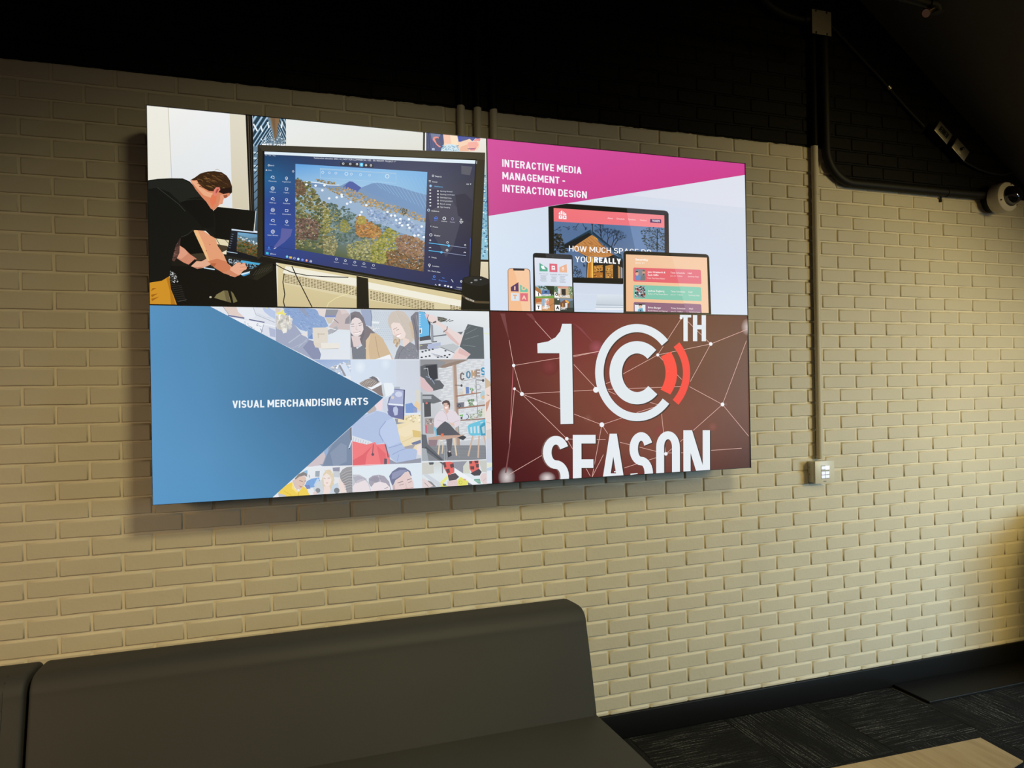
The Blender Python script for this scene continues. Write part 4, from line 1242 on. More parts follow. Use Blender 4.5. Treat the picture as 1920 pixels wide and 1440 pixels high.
# desktop computer
p.crop(1020, 370, 7.58)
p.poly([78,150, 340,105, 1720,195, 1755,205, 1775,240, 1775,800, 1110,1250, 420,1232, 80,900], (19,18,18))
p.poly([1185,165, 1722,196, 1757,206, 1776,240, 1776,300, 1200,250], (60,58,66)); p.poly([1712,240, 1776,240, 1776,800, 1716,800], (52,50,56))
p.line([340,105, 1720,195], 5, (150,152,160))
p.clipwin([152,168, 1714,262, 1714,1180, 152,1160])
p.grid([150,165, 1716,262, 1716,1180, 150,1150], [[(96,122,160),(90,122,164),(94,128,176)], [(84,112,152),(82,110,150),(104,132,174)], [(88,116,156),(90,112,146),(112,136,172)], [(108,140,182),(96,120,156),(110,134,166)]], 5)
p.poly([1230,420, 1716,440, 1716,800, 1300,760], (112,140,182))
p.grid([150,165, 1716,262, 1716,440, 150,360], [[(242,118,124),(240,120,128)], [(238,112,122),(240,124,134)]])
p.poly([1185,230, 1716,262, 1716,440, 1225,412], (244,140,148))
# logo of four blocks
p.poly([224,240, 272,200, 274,262, 224,260], (250,248,250)); p.poly([282,215, 330,250, 330,266, 282,264], (250,248,250)); p.poly([224,272, 274,274, 274,324, 224,322], (250,248,250)); p.poly([282,274, 332,276, 332,328, 282,326], (250,248,250))
p.line([250,228, 250,252], 9, (238,116,124)); p.ring(304, 236, 7, 14, (238,116,124), n=14); p.text('T', 240,310, 260,311, 24, (170,80,110), 0.05); p.text('A', 294,312, 320,313, 26, (170,80,110), 0.05)
for s, a, b, c, d in (('About', 912,318, 986,322), ('Schedule', 1040,325, 1152,331), ('Speakers', 1202,332, 1310,340), ('Vendors', 1366,342, 1464,350)): p.text(s, a,b,c,d, 22, (252,226,230), 0.0)
p.poly([1515,315, 1668,322, 1668,376, 1512,366], (96,62,108)); p.text('TICKETS', 1540,354, 1652,360, 26, (248,240,248), 0.03)
# trees and house on its screen
DK = (34,40,50)
p.clipwin([152,362, 1714,438, 1714,1180, 152,1160])
def branch(x, y, a, L, wd, depth):
    x2, y2 = x + L*math.cos(a), y + L*math.sin(a)
    p.line([x, y, x2, y2], wd, DK, same=True)
    if depth:
        for k in range(3): branch(x2, y2, a + p.rnd.uniform(-0.8, 0.8), L*p.rnd.uniform(0.55, 0.8), max(2.2, wd*0.6), depth-1)
p.up()
for x, y, a in ((860,700,-1.9), (900,690,-1.4), (960,720,-1.2), (820,620,-1.6), (700,520,-1.6), (1000,700,-1.0)): branch(x, y, a, 90, 11, 4)
for x, y, a in ((150,490,-0.3), (280,430,0.3), (500,390,2.2), (560,380,1.3), (420,1100,-1.2), (480,1160,-1.4), (440,1140,-1.0), (540,900,1.2)): branch(x, y, a, 44, 7, 3)
p.blobs([420,1040, 520,1040, 560,1160, 420,1160], 60, 5, 11, [DK, (60,72,88)])
p.blobs([152,530, 260,540, 270,620, 310,700, 340,800, 152,815], 190, 9, 22, [(26,30,26),(40,42,36),(58,54,44),(30,36,40)])
p.blobs([1380,480, 1440,440, 1712,445, 1712,760, 1480,750, 1400,620], 280, 7, 16, [(58,72,74),(72,86,92),(44,56,58),(86,100,112)])
p.line([1612,470, 1606,780], 12, (46,48,46))
for k in range(9): p.line([1608,520+k*26, 1470+k*4,500+k*24], 4, (50,58,58), same=k > 0)
p.poly([300,680, 670,470, 690,560, 340,720], (30,56,76)); p.poly([660,470, 700,500, 1100,830, 1116,900, 900,720, 690,560], (48,84,110))
p.poly([300,690, 640,520, 690,550, 640,590, 400,740, 300,740], (22,26,32)); p.poly([700,500, 1100,830, 1100,850, 690,530], (28,50,68))
p.poly([396,740, 680,552, 985,830, 980,850, 840,870, 600,850, 560,830], (196,134,74))
p.poly([690,560, 985,830, 980,850, 900,790], (168,108,54)); p.poly([690,552, 760,600, 780,640, 720,600], (228,158,70))
for k in range(9): p.line([420+k*34,728-k*21, 640+k*40,850-k*3], 4, (140,88,44), same=k > 0)
for k in range(40):
    x, y = p.rnd.uniform(500, 900), p.rnd.uniform(640, 830)
    p.line([x, y, x+30, y+16], 4, (120,72,36), same=k > 0)
p.poly([400,745, 560,830, 610,900, 600,1160, 630,1160, 640,880], (32,34,34))
p.poly([630,850, 700,870, 700,1160, 610,1160], (222,160,66)); p.poly([640,880, 670,890, 660,1160, 620,1160], (190,120,44)); p.line([690,900, 690,1160], 10, (244,204,110))
p.poly([700,950, 990,830, 1120,900, 1120,1180, 700,1165], (34,32,32))
p.poly([710,990, 835,980, 835,1060, 705,1075], (196,134,58)); p.poly([705,1085, 835,1075, 835,1160, 705,1160], (176,112,44)); p.poly([872,990, 978,970, 978,1165, 872,1165], (190,134,64)); p.poly([1050,980, 1080,1010, 1080,1165, 1050,1165], (190,140,80)); p.poly([1088,1000, 1112,1020, 1112,1165, 1088,1165], (150,160,176))
p.blobs([710,1000, 830,990, 830,1150, 710,1150], 40, 6, 14, [(110,64,26),(228,180,96),(70,44,22)]); p.blobs([876,1030, 974,1020, 974,1160, 876,1160], 40, 6, 12, [(120,78,36),(232,190,112),(90,60,30)])
p.poly([1000,830, 1120,890, 1120,930, 1000,870], (30,52,70))
p.caps('HOW MUCH SPACE DO', 362,785, 1520,832, 80, (252,252,252), 0.12, 76)
p.caps('YOU', 446,938, 668,946, 82, (252,252,252), 0.12); p.caps('REALLY', 712,944, 1092,964, 80, (252,252,252), 0.22, 76)
p.clipwin(None)
# stand of the computer
p.crop(1000, 460, 4.8)
p.grid([366,352, 802,362, 802,612, 362,606], [[(208,216,232),(206,216,232)], [(212,224,240),(210,222,238)]]); p.line([366,449, 802,456], 2, (228,234,242))
p.grid([572,456, 802,456, 802,545, 560,545], [[(220,228,236),(214,224,234)], [(196,206,216),(198,208,218)]])
for k, (y, c) in enumerate(((548,(168,180,194)), (558,(226,232,238)), (568,(182,194,206)), (578,(230,236,242)))): p.line([562-k*3,y, 802,y+2], 7, c)
p.poly([520,592, 560,582, 802,584, 802,592], (236,240,246)); p.line([366,586, 560,588], 3, (190,202,222))
# phone
p.crop(930, 460, 10.283)
p.poly([240,1330, 240,520, 262,484, 300,474, 610,480, 650,500, 668,540, 680,1330], (52,40,62))
p.poly([248,1330, 248,520, 268,490, 300,482, 606,486, 640,506, 656,540, 668,1330], (244,190,146)); p.poly([340,482, 606,486, 640,506, 656,540, 668,1330, 515,1330, 400,640], (246,202,164))
p.poly([340,482, 560,484, 556,522, 350,520], (52,48,52))
p.poly([292,840, 440,742, 444,924, 296,922], (92,62,104)); p.line([372,830, 370,890], 24, (246,206,176))
p.poly([468,788, 618,880, 618,934, 470,932], (118,196,166)); p.ring(540, 856, 22, 42, (246,202,166), n=26); p.poly([560,790, 600,800, 590,850, 560,830], (246,200,162))
p.poly([296,954, 450,960, 450,1106, 298,1102], (216,230,240)); p.text('T', 334,1070, 410,1072, 84, (236,166,120), 0.05)
p.poly([470,956, 618,958, 618,1112, 472,1108], (224,114,128)); p.text('A', 502,1076, 588,1078, 78, (248,206,184), 0.06)
# tablet
p.poly([722,1330, 722,215, 740,185, 780,174, 1440,206, 1474,222, 1482,250, 1502,1330], (32,32,34)); p.poly([965,185, 1440,206, 1474,222, 1482,250, 1484,296, 975,276], (56,56,60)); p.oval(1104, 246, 6, 6, (90,96,110))
p.grid([752,266, 1462,298, 1468,820, 760,806], [[(224,228,240),(222,228,240)], [(214,224,240),(220,230,242)]])
p.poly([846,368, 1000,468, 1000,532, 846,530], (92,170,144)); p.poly([876,420, 930,424, 946,470, 966,492, 900,488, 880,456], (246,248,250))
p.poly([1036,380, 1186,386, 1188,546, 1036,542], (222,108,124)); p.poly([1078,420, 1140,424, 1146,506, 1078,502], (250,246,248)); p.poly([1096,446, 1130,448, 1130,464, 1096,462], (222,108,124)); p.line([1092,488, 1134,490], 6, (120,60,80))
p.poly([1226,452, 1366,386, 1372,552, 1226,548], (236,180,146)); p.ring(1294, 490, 14, 24, (250,244,244), n=18); p.ring(1296, 462, 8, 16, (250,244,244), n=14)
for k, (x, y) in enumerate(((845,582), (1046,592), (1206,600))):
    p.text(('Be In Community', 'Be Sustainable', 'Minimize The Impact')[k], x, y, x+(162, 136, 184)[k], y+6, 13, (60,64,76), 0.01)
    for r in range(8): p.line([x+14+p.rnd.uniform(-6, 20), y+28+r*16, x+145-p.rnd.uniform(0, 40), y+32+r*16], 5, (150,156,168), same=r > 0)
def photo(x0, y0, x1, y1, sky, ground, marks):
    p.clipwin([x0,y0, x1,y0+8, x1,y1+6, x0,y1])
    p.grid([x0,y0, x1,y0+8, x1,y1+8, x0,y1], [[sky]*2, [ground]*2])
    for pts, c in marks: p.poly(pts, c)
photo(760,806, 1114,1046, (170,200,226), (110,150,70), [([760,820, 860,880, 890,1000, 760,960],(176,120,70)), ([960,806, 1114,812, 1114,1000, 1000,900],(48,60,40)), ([884,896, 1030,890, 1040,1000, 884,1000],(92,124,172)), ([1030,890, 1080,900, 1080,1000, 1040,1000],(50,44,40)), ([935,920, 985,916, 985,940, 935,942],(40,40,60)), ([760,895, 880,985, 880,1030, 760,1028],(250,250,250)), ([760,1020, 1114,1000, 1114,1050, 760,1050],(110,160,70))])
p.blobs([800,812, 960,812, 1000,880, 860,880], 50, 8, 18, [(70,90,70),(140,160,150),(60,70,50)]); p.line([818,950, 822,1004], 14, (60,50,44)); p.text('NTEGRATE', 890,1014, 1060,1006, 40, (250,250,250), 0.03)
photo(1120,816, 1472,1050, (110,136,104), (160,150,110), [([1186,822, 1392,820, 1396,1040, 1190,1040],(204,180,150)), ([1186,822, 1392,820, 1394,848, 1186,850],(224,160,140)), ([1258,870, 1340,868, 1344,1020, 1262,1020],(58,52,48)), ([1196,860, 1238,860, 1238,960, 1200,960],(214,226,240)), ([1344,870, 1394,850, 1400,1010, 1356,1000],(200,176,136)), ([1122,930, 1158,940, 1200,1010, 1230,1040, 1122,1034],(250,250,250))])
p.blobs([1122,820, 1180,820, 1180,930, 1122,920], 50, 8, 16, [(50,90,70),(80,120,90),(150,170,150)]); p.blobs([1398,820, 1470,830, 1470,1000, 1410,980], 60, 8, 16, [(60,96,60),(110,140,90),(190,200,180)]); p.ring(1166, 976, 14, 28, (50,46,48), n=18); p.text('RGANIZE', 1236,1030, 1420,1036, 44, (250,250,250), 0.03)
photo(760,1046, 1116,1290, (214,180,150), (206,150,100), [([760,1050, 920,1060, 900,1110, 770,1140],(190,110,60)), ([880,1070, 950,1060, 940,1200, 890,1200],(150,180,206)), ([940,1060, 1010,1060, 1030,1240, 930,1240],(232,226,220)), ([1010,1060, 1116,1050, 1116,1290, 1040,1290],(196,136,84)), ([960,1110, 1020,1100, 1030,1180, 960,1190],(226,150,120)), ([764,1166, 876,1172, 876,1286, 764,1284],(248,250,252))])
p.line([1116,1140, 1030,1200], 5, (90,60,40)); p.blobs([940,1070, 1030,1070, 1030,1220, 940,1220], 40, 8, 16, [(250,246,240),(200,110,80),(120,130,150)]); p.text('T', 794,1258, 840,1260, 66, (40,36,40), 0.07); p.text('OOLS', 890,1262, 990,1262, 52, (250,250,250), 0.03)
photo(1120,1050, 1474,1300, (130,150,176), (60,66,58), [([1120,1054, 1220,1060, 1260,1200, 1120,1240],(70,74,60)), ([1210,1150, 1330,1070, 1420,1140, 1400,1280, 1230,1280],(120,84,66)), ([1330,1070, 1414,1130, 1380,1150, 1330,1110],(244,176,80)), ([1326,1140, 1370,1140, 1366,1290, 1330,1290],(226,232,236)), ([1400,1110, 1474,1090, 1474,1230, 1410,1230],(90,106,106)), ([1120,1240, 1474,1230, 1474,1300, 1120,1300],(58,62,56)), ([1130,1176, 1230,1180, 1230,1290, 1130,1288],(250,250,250))])
p.line([1280,1150, 1280,1240], 10, (236,180,90)); p.oval(1194, 1072, 18, 14, (236,240,244)); p.text('A', 1150,1264, 1214,1266, 66, (40,36,40), 0.08); p.text('DAPT', 1244,1268, 1354,1272, 50, (250,250,250), 0.03)
p.clipwin(None)
# large tablet with the schedule
p.crop(1140, 460, 9.1429)
p.poly([248,1300, 262,150, 285,118, 320,110, 1670,160, 1705,180, 1722,220, 1746,1300], (26,25,25)); p.poly([1065,138, 1670,160, 1705,180, 1722,220, 1700,300, 1690,216, 1088,200], (40,39,42)); p.line([256,400, 250,1290], 7, (140,140,146)); p.poly([250,1160, 1744,1175, 1746,1240, 250,1210], (46,43,38))
p.clipwin([302,172, 1684,220, 1702,1172, 294,1152])
p.grid([302,172, 1684,220, 1702,1172, 294,1152], [[(240,196,158),(240,198,164),(238,200,170)], [(238,186,142),(242,190,148),(242,192,152)]])
p.poly([1088,200, 1690,220, 1704,1180, 1318,1170], (243,203,172))
p.text('Saturday', 462,276, 682,284, 38, (252,250,248), 0.02); p.text('June 21', 462,328, 612,334, 30, (250,244,240), 0.0)
cards = ((395, (226,100,112), (228,122,138), 'p'), (695, (126,196,174), (142,206,186), 'p'), (988, (142,100,126), (158,118,144), 'p'))
for k, (y, c, c2, _) in enumerate(cards):
    yb = y + (268, 262, 260)[k]
    p.poly([424,y+20, 440,y+2, 1560,y+34, 1576,y+50, 1584,yb+2, 1568,yb+12, 440,yb-24, 422,yb-44], c)
    xs = 1132 + (y-395)*0.245
    p.poly([xs,y+20, 1560,y+34, 1576,y+50, 1584,yb+2, 1568,yb+12, xs+62,yb-4], c2)
for k, (y, n1, n2, n3) in enumerate(((488, 'John Weisbarth &', 'Zack Giffin', 'From Tiny House Nation'), (810, 'Joshua Engberg', None, 'Author of Tiny House Basics'), (1098, 'Brinn Burger', None, 'Book Release and Signing!'))):
    wdt = (302, 282, 222)[k]
    p.text(n1, 668,y, 668+wdt,y+6, 30, (252,246,246), 0.015)
    if n2: p.text(n2, 668,y+50, 852,y+54, 30, (252,246,246), 0.015)
    yy = y + (100 if n2 else 48)
    p.text(n3, 668,yy, 668+(292, 340, 330)[k],yy+10, 22, (250,232,232), 0.0)
    p.text('Time Schedule', 1056,y+8, 1302,y+14, 28, (252,240,240), 0.0); p.text(('June 21 - 9:00am','June 21 - 11:00am','June 21 - 14:00pm')[k], 1056,y+58, 1260,y+64, 20, (250,234,234), 0.0)
    p.text('Hall', 1354+k*6,y+16, 1420+k*6,y+18, 28, (252,240,240), 0.0); p.text('Speaking Stage', 1354+k*8,y+66, 1540+k*8,y+72, 20, (250,232,232), 0.0)
p.poly([450,440, 470,424, 612,428, 628,446, 630,610, 612,622, 465,616, 450,600], (132,136,148))
p.poly([450,560, 470,520, 520,525, 548,560, 546,620, 452,610], (110,140,190)); p.oval(486, 500, 26, 38, (226,176,150)); p.poly([460,490, 466,462, 496,456, 506,480, 480,478], (40,36,36)); p.poly([540,620, 556,540, 590,525, 628,545, 628,612], (120,120,118)); p.oval(600, 480, 24, 42, (210,160,130)); p.poly([578,462, 590,436, 618,440, 622,466], (120,90,70)); p.poly([585,500, 618,500, 606,530, 590,525], (110,70,50))
p.clipwin([446,716, 622,720, 626,912, 446,908])
p.rect(440,710, 640,920, (150,190,196)); p.blobs([446,716, 622,720, 626,912, 446,908], 150, 12, 26, [(40,46,48),(226,230,228),(100,150,160),(60,70,70),(190,90,80),(20,24,26),(140,180,190)]); p.poly([505,790, 530,770, 540,820, 510,830], (214,90,90))
p.clipwin([294,172, 1702,172, 1702,1168, 294,1150])
p.poly([440,1030, 470,1018, 600,1022, 622,1040, 622,1160, 440,1155], (228,234,238)); p.poly([446,1020, 620,1018, 620,1036, 446,1040], (50,34,44)); p.oval(534, 1070, 26, 40, (232,192,172)); p.poly([506,1060, 516,1032, 560,1030, 574,1060, 560,1050, 530,1046], (50,40,36)); p.poly([490,1155, 500,1110, 530,1100, 570,1090, 590,1155], (110,180,206)); p.poly([520,1130, 560,1120, 540,1155], (40,60,90))
p.clipwin(None)
finish(t2, p)

# ================================================================== display 3: blue wedge over a collage of student photographs
t3, p = display(0, 1, [(280.5,573),(917.5,587),(922.5,903.5),(286,947)],
    'lower left display with a blue wedge and title over a pale photo collage')
p.grid([278,570, 922,585, 926,908, 282,950], [[(226,232,240)]*2]*2)
# --- papers on a table
p.crop(390, 565, 6.857)
p.clipwin([0,60, 888,82, 890,520, 700,420, 0,70])
p.grid([0,60, 890,80, 890,520, 0,520], [[(228,232,240),(224,228,236)], [(222,230,240),(214,220,234)]])
p.poly([200,72, 380,80, 400,140, 485,215, 380,200, 280,170], (224,206,198)); p.poly([380,78, 620,82, 640,180, 560,260, 480,212, 400,140], (230,234,242))
p.line([205,75, 280,175], 6, (150,150,160)); p.line([600,90, 635,180, 880,280], 8, (176,182,196)); p.poly([720,95, 790,85, 885,140, 885,240, 800,190, 740,140], (184,200,230)); p.poly([745,88, 790,84, 780,108], (222,226,180))
p.poly([265,178, 485,215, 482,232, 272,196], (110,112,150)); p.poly([540,232, 745,272, 742,284, 545,248], (104,106,144)); p.line([742,272, 703,408], 7, (120,124,156)); p.poly([300,215, 735,290, 700,405, 640,385], (236,240,246))
for k in range(26):
    x, y = p.rnd.uniform(440, 700), p.rnd.uniform(270, 380)
    p.line([x, y, x+p.rnd.uniform(8, 26), y+p.rnd.uniform(2, 20)], 7, (150,166,186), same=k > 0)
p.poly([800,340, 886,370, 886,470, 815,455], (178,186,212)); p.line([640,160, 760,210, 830,225], 7, (200,208,222)); p.line([700,290, 880,330], 14, (236,240,246))
# --- people working with wood
p.clipwin([888,80, 1845,108, 1850,752, 1370,752, 888,515])
p.grid([888,80, 1850,105, 1850,755, 888,755], [[(220,222,230),(216,218,226)], [(214,222,234),(222,230,238)], [(224,228,236),(226,230,238)]])
p.poly([985,95, 1200,90, 1400,110, 1520,220, 1570,330, 1470,370, 1360,420, 1360,495, 1310,490, 1290,400, 1200,370, 1100,280, 1020,200], (142,168,210))
FUR = [(124,152,200),(158,182,218),(108,138,190),(176,196,226)]
for k in range(150):
    x, y = p.rnd.uniform(1010, 1520), p.rnd.uniform(110, 380)
    if y > 120 + (x-1000)*0.75 or y < 60 + (x-1150)*0.35: 
        if y > 160 + (x-1000)*0.9: continue
    d = p.rnd.uniform(20, 56)
    p.line([x, y, x+d*0.7, y+d*p.rnd.uniform(-0.3, 0.9)], 6, p.rnd.choice(FUR), same=k % 8 != 0, taper=0.3)
p.poly([1180,95, 1260,95, 1330,220, 1250,170], (150,160,186)); p.poly([1310,480, 1365,420, 1370,495], (120,146,200))
p.poly([890,160, 960,140, 1000,98, 990,160, 1030,160, 990,220, 940,190], (236,226,130)); p.poly([888,95, 960,110, 940,140, 890,160], (216,206,196))
p.poly([888,340, 1000,230, 1090,260, 1150,330, 1220,420, 1290,470, 1320,500, 1380,520, 1440,600, 1475,690, 1460,755, 1370,755, 888,520], (162,170,194))
p.poly([1240,600, 1320,510, 1380,520, 1440,600, 1475,690, 1460,755, 1370,755], (140,148,178)); p.line([1060,540, 1200,440], 14, (186,194,212)); p.line([1180,600, 1290,500], 12, (180,188,208)); p.line([1100,610, 1290,520], 10, (176,184,206))
p.blobs([895,220, 1000,190, 1090,240, 1080,330, 1000,400, 900,330], 130, 12, 34, [(214,212,206),(228,224,214),(196,196,196),(204,198,186)], flat=1.5)
p.poly([1210,430, 1270,420, 1300,380, 1302,440, 1270,460], (230,224,224))
p.poly([1420,105, 1560,110, 1530,220, 1450,190], (226,216,214)); p.poly([1540,115, 1700,118, 1690,210, 1525,215], (150,152,160)); p.poly([1525,190, 1690,195, 1680,218, 1525,218], (130,144,196)); p.poly([1530,225, 1640,222, 1610,290, 1570,300], (206,198,186))
p.poly([1700,120, 1780,115, 1845,180, 1850,380, 1700,370, 1570,345, 1640,260], (204,190,190)); p.poly([1720,115, 1790,120, 1830,160, 1740,180], (218,204,202)); p.line([1640,240, 1700,292], 8, (130,126,136)); p.poly([1790,240, 1850,180, 1850,300, 1780,300], (150,146,154))
p.poly([1560,380, 1680,330, 1700,380, 1570,440], (176,178,186)); p.line([1575,350, 1700,385], 10, (232,234,238)); p.line([1620,420, 1680,370], 6, (150,152,160))
p.poly([1365,348, 1562,346, 1562,540, 1380,545], (224,216,204)); p.line([1430,430, 1520,430], 12, (198,186,172)); p.line([1440,420, 1440,480], 8, (196,184,170)); p.poly([1378,545, 1470,540, 1480,610, 1400,600], (222,212,200)); p.poly([1478,545, 1712,545, 1712,610, 1482,618], (234,230,222)); p.line([1482,620, 1700,615], 6, (190,186,182))
# --- two women laughing
p.crop(650, 570, 6.857)
p.clipwin([62,80, 940,98, 948,725, 65,722])
p.grid([0,75, 945,95, 950,730, 0,730], [[(190,200,216),(206,214,224),(196,204,216)], [(204,214,226),(206,216,226),(204,210,220)], [(212,220,228),(214,222,230),(214,220,228)]])
p.poly([0,170, 60,140, 60,345, 0,345], (206,192,192)); p.poly([0,190, 70,140, 100,200, 20,280], (140,136,146)); p.poly([0,80, 60,80, 60,135, 0,160], (222,226,232))
p.poly([200,85, 340,92, 340,300, 250,280], (160,172,200)); p.line([330,100, 345,180, 335,300], 12, (140,150,170))
for r in range(14):
    for c in range(11): p.oval(380+c*26+(r % 2)*13, 130+r*26, 6, 8, (186,198,210), n=6, same=(r+c) > 0)
p.poly([345,235, 440,240, 440,265, 345,262], (232,238,242)); p.blobs([350,300, 430,310, 430,350, 360,350], 12, 8, 18, [(232,236,240)])
p.poly([70,130, 130,108, 190,120, 240,190, 270,290, 330,340, 400,390, 480,450, 400,400, 300,380, 290,460, 300,560, 240,580, 200,500, 80,720, 70,480, 66,300], (128,124,132))
p.poly([66,300, 85,220, 130,185, 190,200, 235,260, 238,340, 210,400, 160,430, 110,420, 75,380], (232,220,220)); p.poly([80,420, 200,430, 210,520, 160,560, 110,560], (222,206,206))
p.poly([115,150, 190,200, 240,280, 250,400, 210,520, 190,460, 215,400, 238,340, 230,250, 180,195, 128,186, 90,215, 75,260, 66,250, 80,170], (120,114,122))
p.line([78,275, 115,268], 7, (140,124,128)); p.line([175,265, 215,252], 7, (140,124,128)); p.line([80,298, 120,300], 5, (120,104,110)); p.line([180,292, 220,280], 5, (120,104,110)); p.line([148,290, 140,335, 165,345], 5, (206,176,176))
p.poly([112,375, 150,380, 196,364, 180,390, 140,398], (248,246,248)); p.line([110,372, 150,382, 200,360], 5, (190,130,136))
p.poly([85,560, 160,580, 230,540, 270,590, 272,722, 90,722], (126,130,140)); p.oval(158, 572, 14, 10, (236,238,240)); p.poly([72,560, 86,570, 96,722, 72,722], (206,204,206))
p.poly([268,480, 330,390, 400,385, 480,450, 540,560, 600,680, 615,722, 268,722], (210,186,154)); p.poly([268,480, 330,400, 300,560, 320,722, 268,722], (222,198,166)); p.line([390,430, 410,560, 440,700], 7, (180,154,124)); p.poly([280,290, 350,350, 300,440, 270,460], (130,122,126))
p.poly([375,722, 575,656, 600,722], (238,242,246)); p.poly([580,660, 620,720, 600,722], (226,190,176))
p.poly([550,230, 560,170, 600,120, 680,98, 760,120, 820,190, 840,300, 870,380, 890,460, 840,520, 760,470, 700,480, 660,560, 620,500, 610,400, 600,350, 560,300], (206,196,186))
p.poly([600,350, 590,280, 620,250, 700,260, 740,320, 780,400, 760,450, 710,468, 670,430, 620,410], (238,222,216)); p.poly([740,440, 820,470, 830,510, 750,580, 740,520], (234,214,206))
for k in range(26): p.line([640+k*7,110+k*4, 700+k*7,220+k*6, 760+k*4,330+k*5], 5, ((186,172,158) if k % 2 else (222,214,206)), same=k > 0, taper=0.5)
p.blobs([610,440, 700,470, 690,560, 640,550], 24, 8, 20, [(196,176,150),(214,200,180),(180,160,140)], flat=1.6)
p.line([620,340, 665,318], 6, (150,128,118)); p.line([655,352, 690,338], 5, (120,104,100)); p.poly([655,420, 690,412, 716,396, 704,430, 670,440], (250,246,246)); p.line([650,416, 716,394], 5, (196,120,120)); p.line([628,360, 640,400, 655,402], 5, (216,186,176))
p.poly([630,720, 660,620, 700,540, 760,560, 830,500, 900,540, 946,600, 948,722], (138,140,150)); p.line([760,560, 700,640, 680,720], 6, (110,112,122)); p.blobs([660,600, 940,560, 946,720, 640,720], 60, 6, 12, [(126,128,140),(152,154,164)])
p.poly([840,180, 900,120, 942,120, 946,640, 900,560, 880,400, 850,300], (130,128,138)); p.poly([820,260, 850,220, 880,360, 890,470, 860,440], (206,186,164)); p.line([880,200, 920,420, 930,600], 8, (104,102,112)); p.line([910,160, 936,300], 8, (160,158,166))
# --- arm at a mixing desk
p.clipwin([940,112, 1840,118, 1846,720, 948,722])
p.grid([940,110, 1842,116, 1848,722, 948,722], [[(214,222,228),(226,232,236),(230,234,236)], [(204,212,220),(214,220,226),(220,226,230)], [(216,222,228),(214,218,222),(222,226,230)]])
p.poly([940,112, 1020,120, 1095,270, 1085,430, 945,470], (66,66,74)); p.poly([940,118, 1016,122, 1078,290, 1076,418, 945,442], (110,186,232)); p.poly([948,330, 984,320, 984,392, 948,396], (228,230,232)); p.poly([950,345, 970,340, 972,385, 950,386], (90,94,104))
for k in range(6): p.line([952,150+k*28, 966,152+k*28], 10, (190,222,244), same=k > 0)
p.poly([945,445, 1092,425, 1100,470, 950,490], (84,86,96)); p.poly([1098,270, 1125,290, 1132,500, 1100,500], (150,154,164)); p.line([1130,430, 1290,410], 14, (110,114,122)); p.poly([1430,376, 1508,370, 1480,410], (120,120,124)); p.line([1120,500, 1170,495], 16, (110,114,122))
p.poly([945,530, 1120,510, 1050,560, 1060,590, 945,600], (122,122,130)); p.line([950,550, 984,546], 9, (206,206,130)); p.poly([1056,530, 1220,505, 1222,580, 1060,592], (178,188,216)); p.poly([1130,560, 1380,520, 1460,560, 1380,640, 1240,580], (190,196,200))
p.poly([948,640, 1220,575, 1390,640, 1370,680, 1330,720, 948,720], (226,230,236)); p.line([1220,565, 1395,640], 8, (120,124,132))
for k, (x, y) in enumerate(((990,625),(1032,612),(1076,602),(1120,592),(1282,612),(980,695),(1034,686),(1080,678),(1186,694),(1232,686),(1274,674),(1332,662),(1304,694))): p.oval(x, y, 15, 10, (66,68,76), n=9, same=k > 0)
for k in range(8): p.line([1100+k*14,640+k*4, 1180+k*14,700], 3, (150,154,164), same=k > 0)
p.poly([1018,140, 1060,150, 1110,160, 1180,190, 1200,250, 1290,300, 1400,370, 1500,420, 1480,560, 1440,540, 1350,460, 1270,360, 1210,300, 1140,270, 1070,240, 1040,200], (232,214,212)); p.poly([1270,340, 1360,420, 1460,530, 1440,545, 1340,460, 1250,360], (220,190,188))
p.poly([1016,140, 1060,150, 1050,210, 1030,180], (232,190,194)); p.line([1070,155, 1052,200, 1070,240, 1120,262], 7, (96,94,100)); p.poly([1120,250, 1160,232, 1170,250, 1130,266], (96,94,100))
p.poly([1180,178, 1260,192, 1310,210, 1280,240, 1220,250, 1185,225], (110,112,106)); p.blobs([1185,185, 1300,205, 1270,240, 1190,240], 26, 6, 14, [(90,92,88),(140,140,130),(70,72,70)]); p.line([1290,245, 1340,215], 8, (96,96,96)); p.line([1330,240, 1380,230], 10, (90,90,92))
p.line([1306,305, 1300,345, 1255,375], 9, (96,92,98))
p.poly([1360,722, 1400,640, 1460,575, 1600,650, 1530,722], (234,206,202)); p.poly([1460,575, 1600,650, 1560,690, 1440,640], (222,186,184))
p.poly([1565,275, 1762,320, 1772,720, 1540,722, 1600,655, 1462,560, 1500,440, 1530,350], (96,104,110))
for a in ((1540,400, 1680,330), (1530,470, 1700,420), (1500,540, 1660,560), (1520,360, 1600,300)): p.line(list(a), 7, (128,136,140))
p.poly([1768,320, 1842,330, 1846,720, 1775,720], (222,230,238)); p.poly([1770,385, 1842,395, 1842,410, 1770,402], (226,230,196))
# --- white headset and blue sleeve at the tip of the wedge
p.crop(390, 565, 6.857)
p.clipwin([1370,755, 1852,758, 1860,965, 1740,965])
p.grid([1370,750, 1860,758, 1860,965, 1370,965], [[(150,172,214),(166,186,220)], [(170,190,220),(200,214,232)]])
p.blobs([1600,860, 1720,800, 1860,770, 1860,900, 1700,960], 60, 10, 26, [(226,230,236),(206,212,220),(180,186,196)]); p.poly([1710,830, 1780,800, 1860,930, 1860,965, 1780,965], (214,226,242)); p.poly([1700,830, 1720,820, 1800,965, 1770,965], (150,152,160))
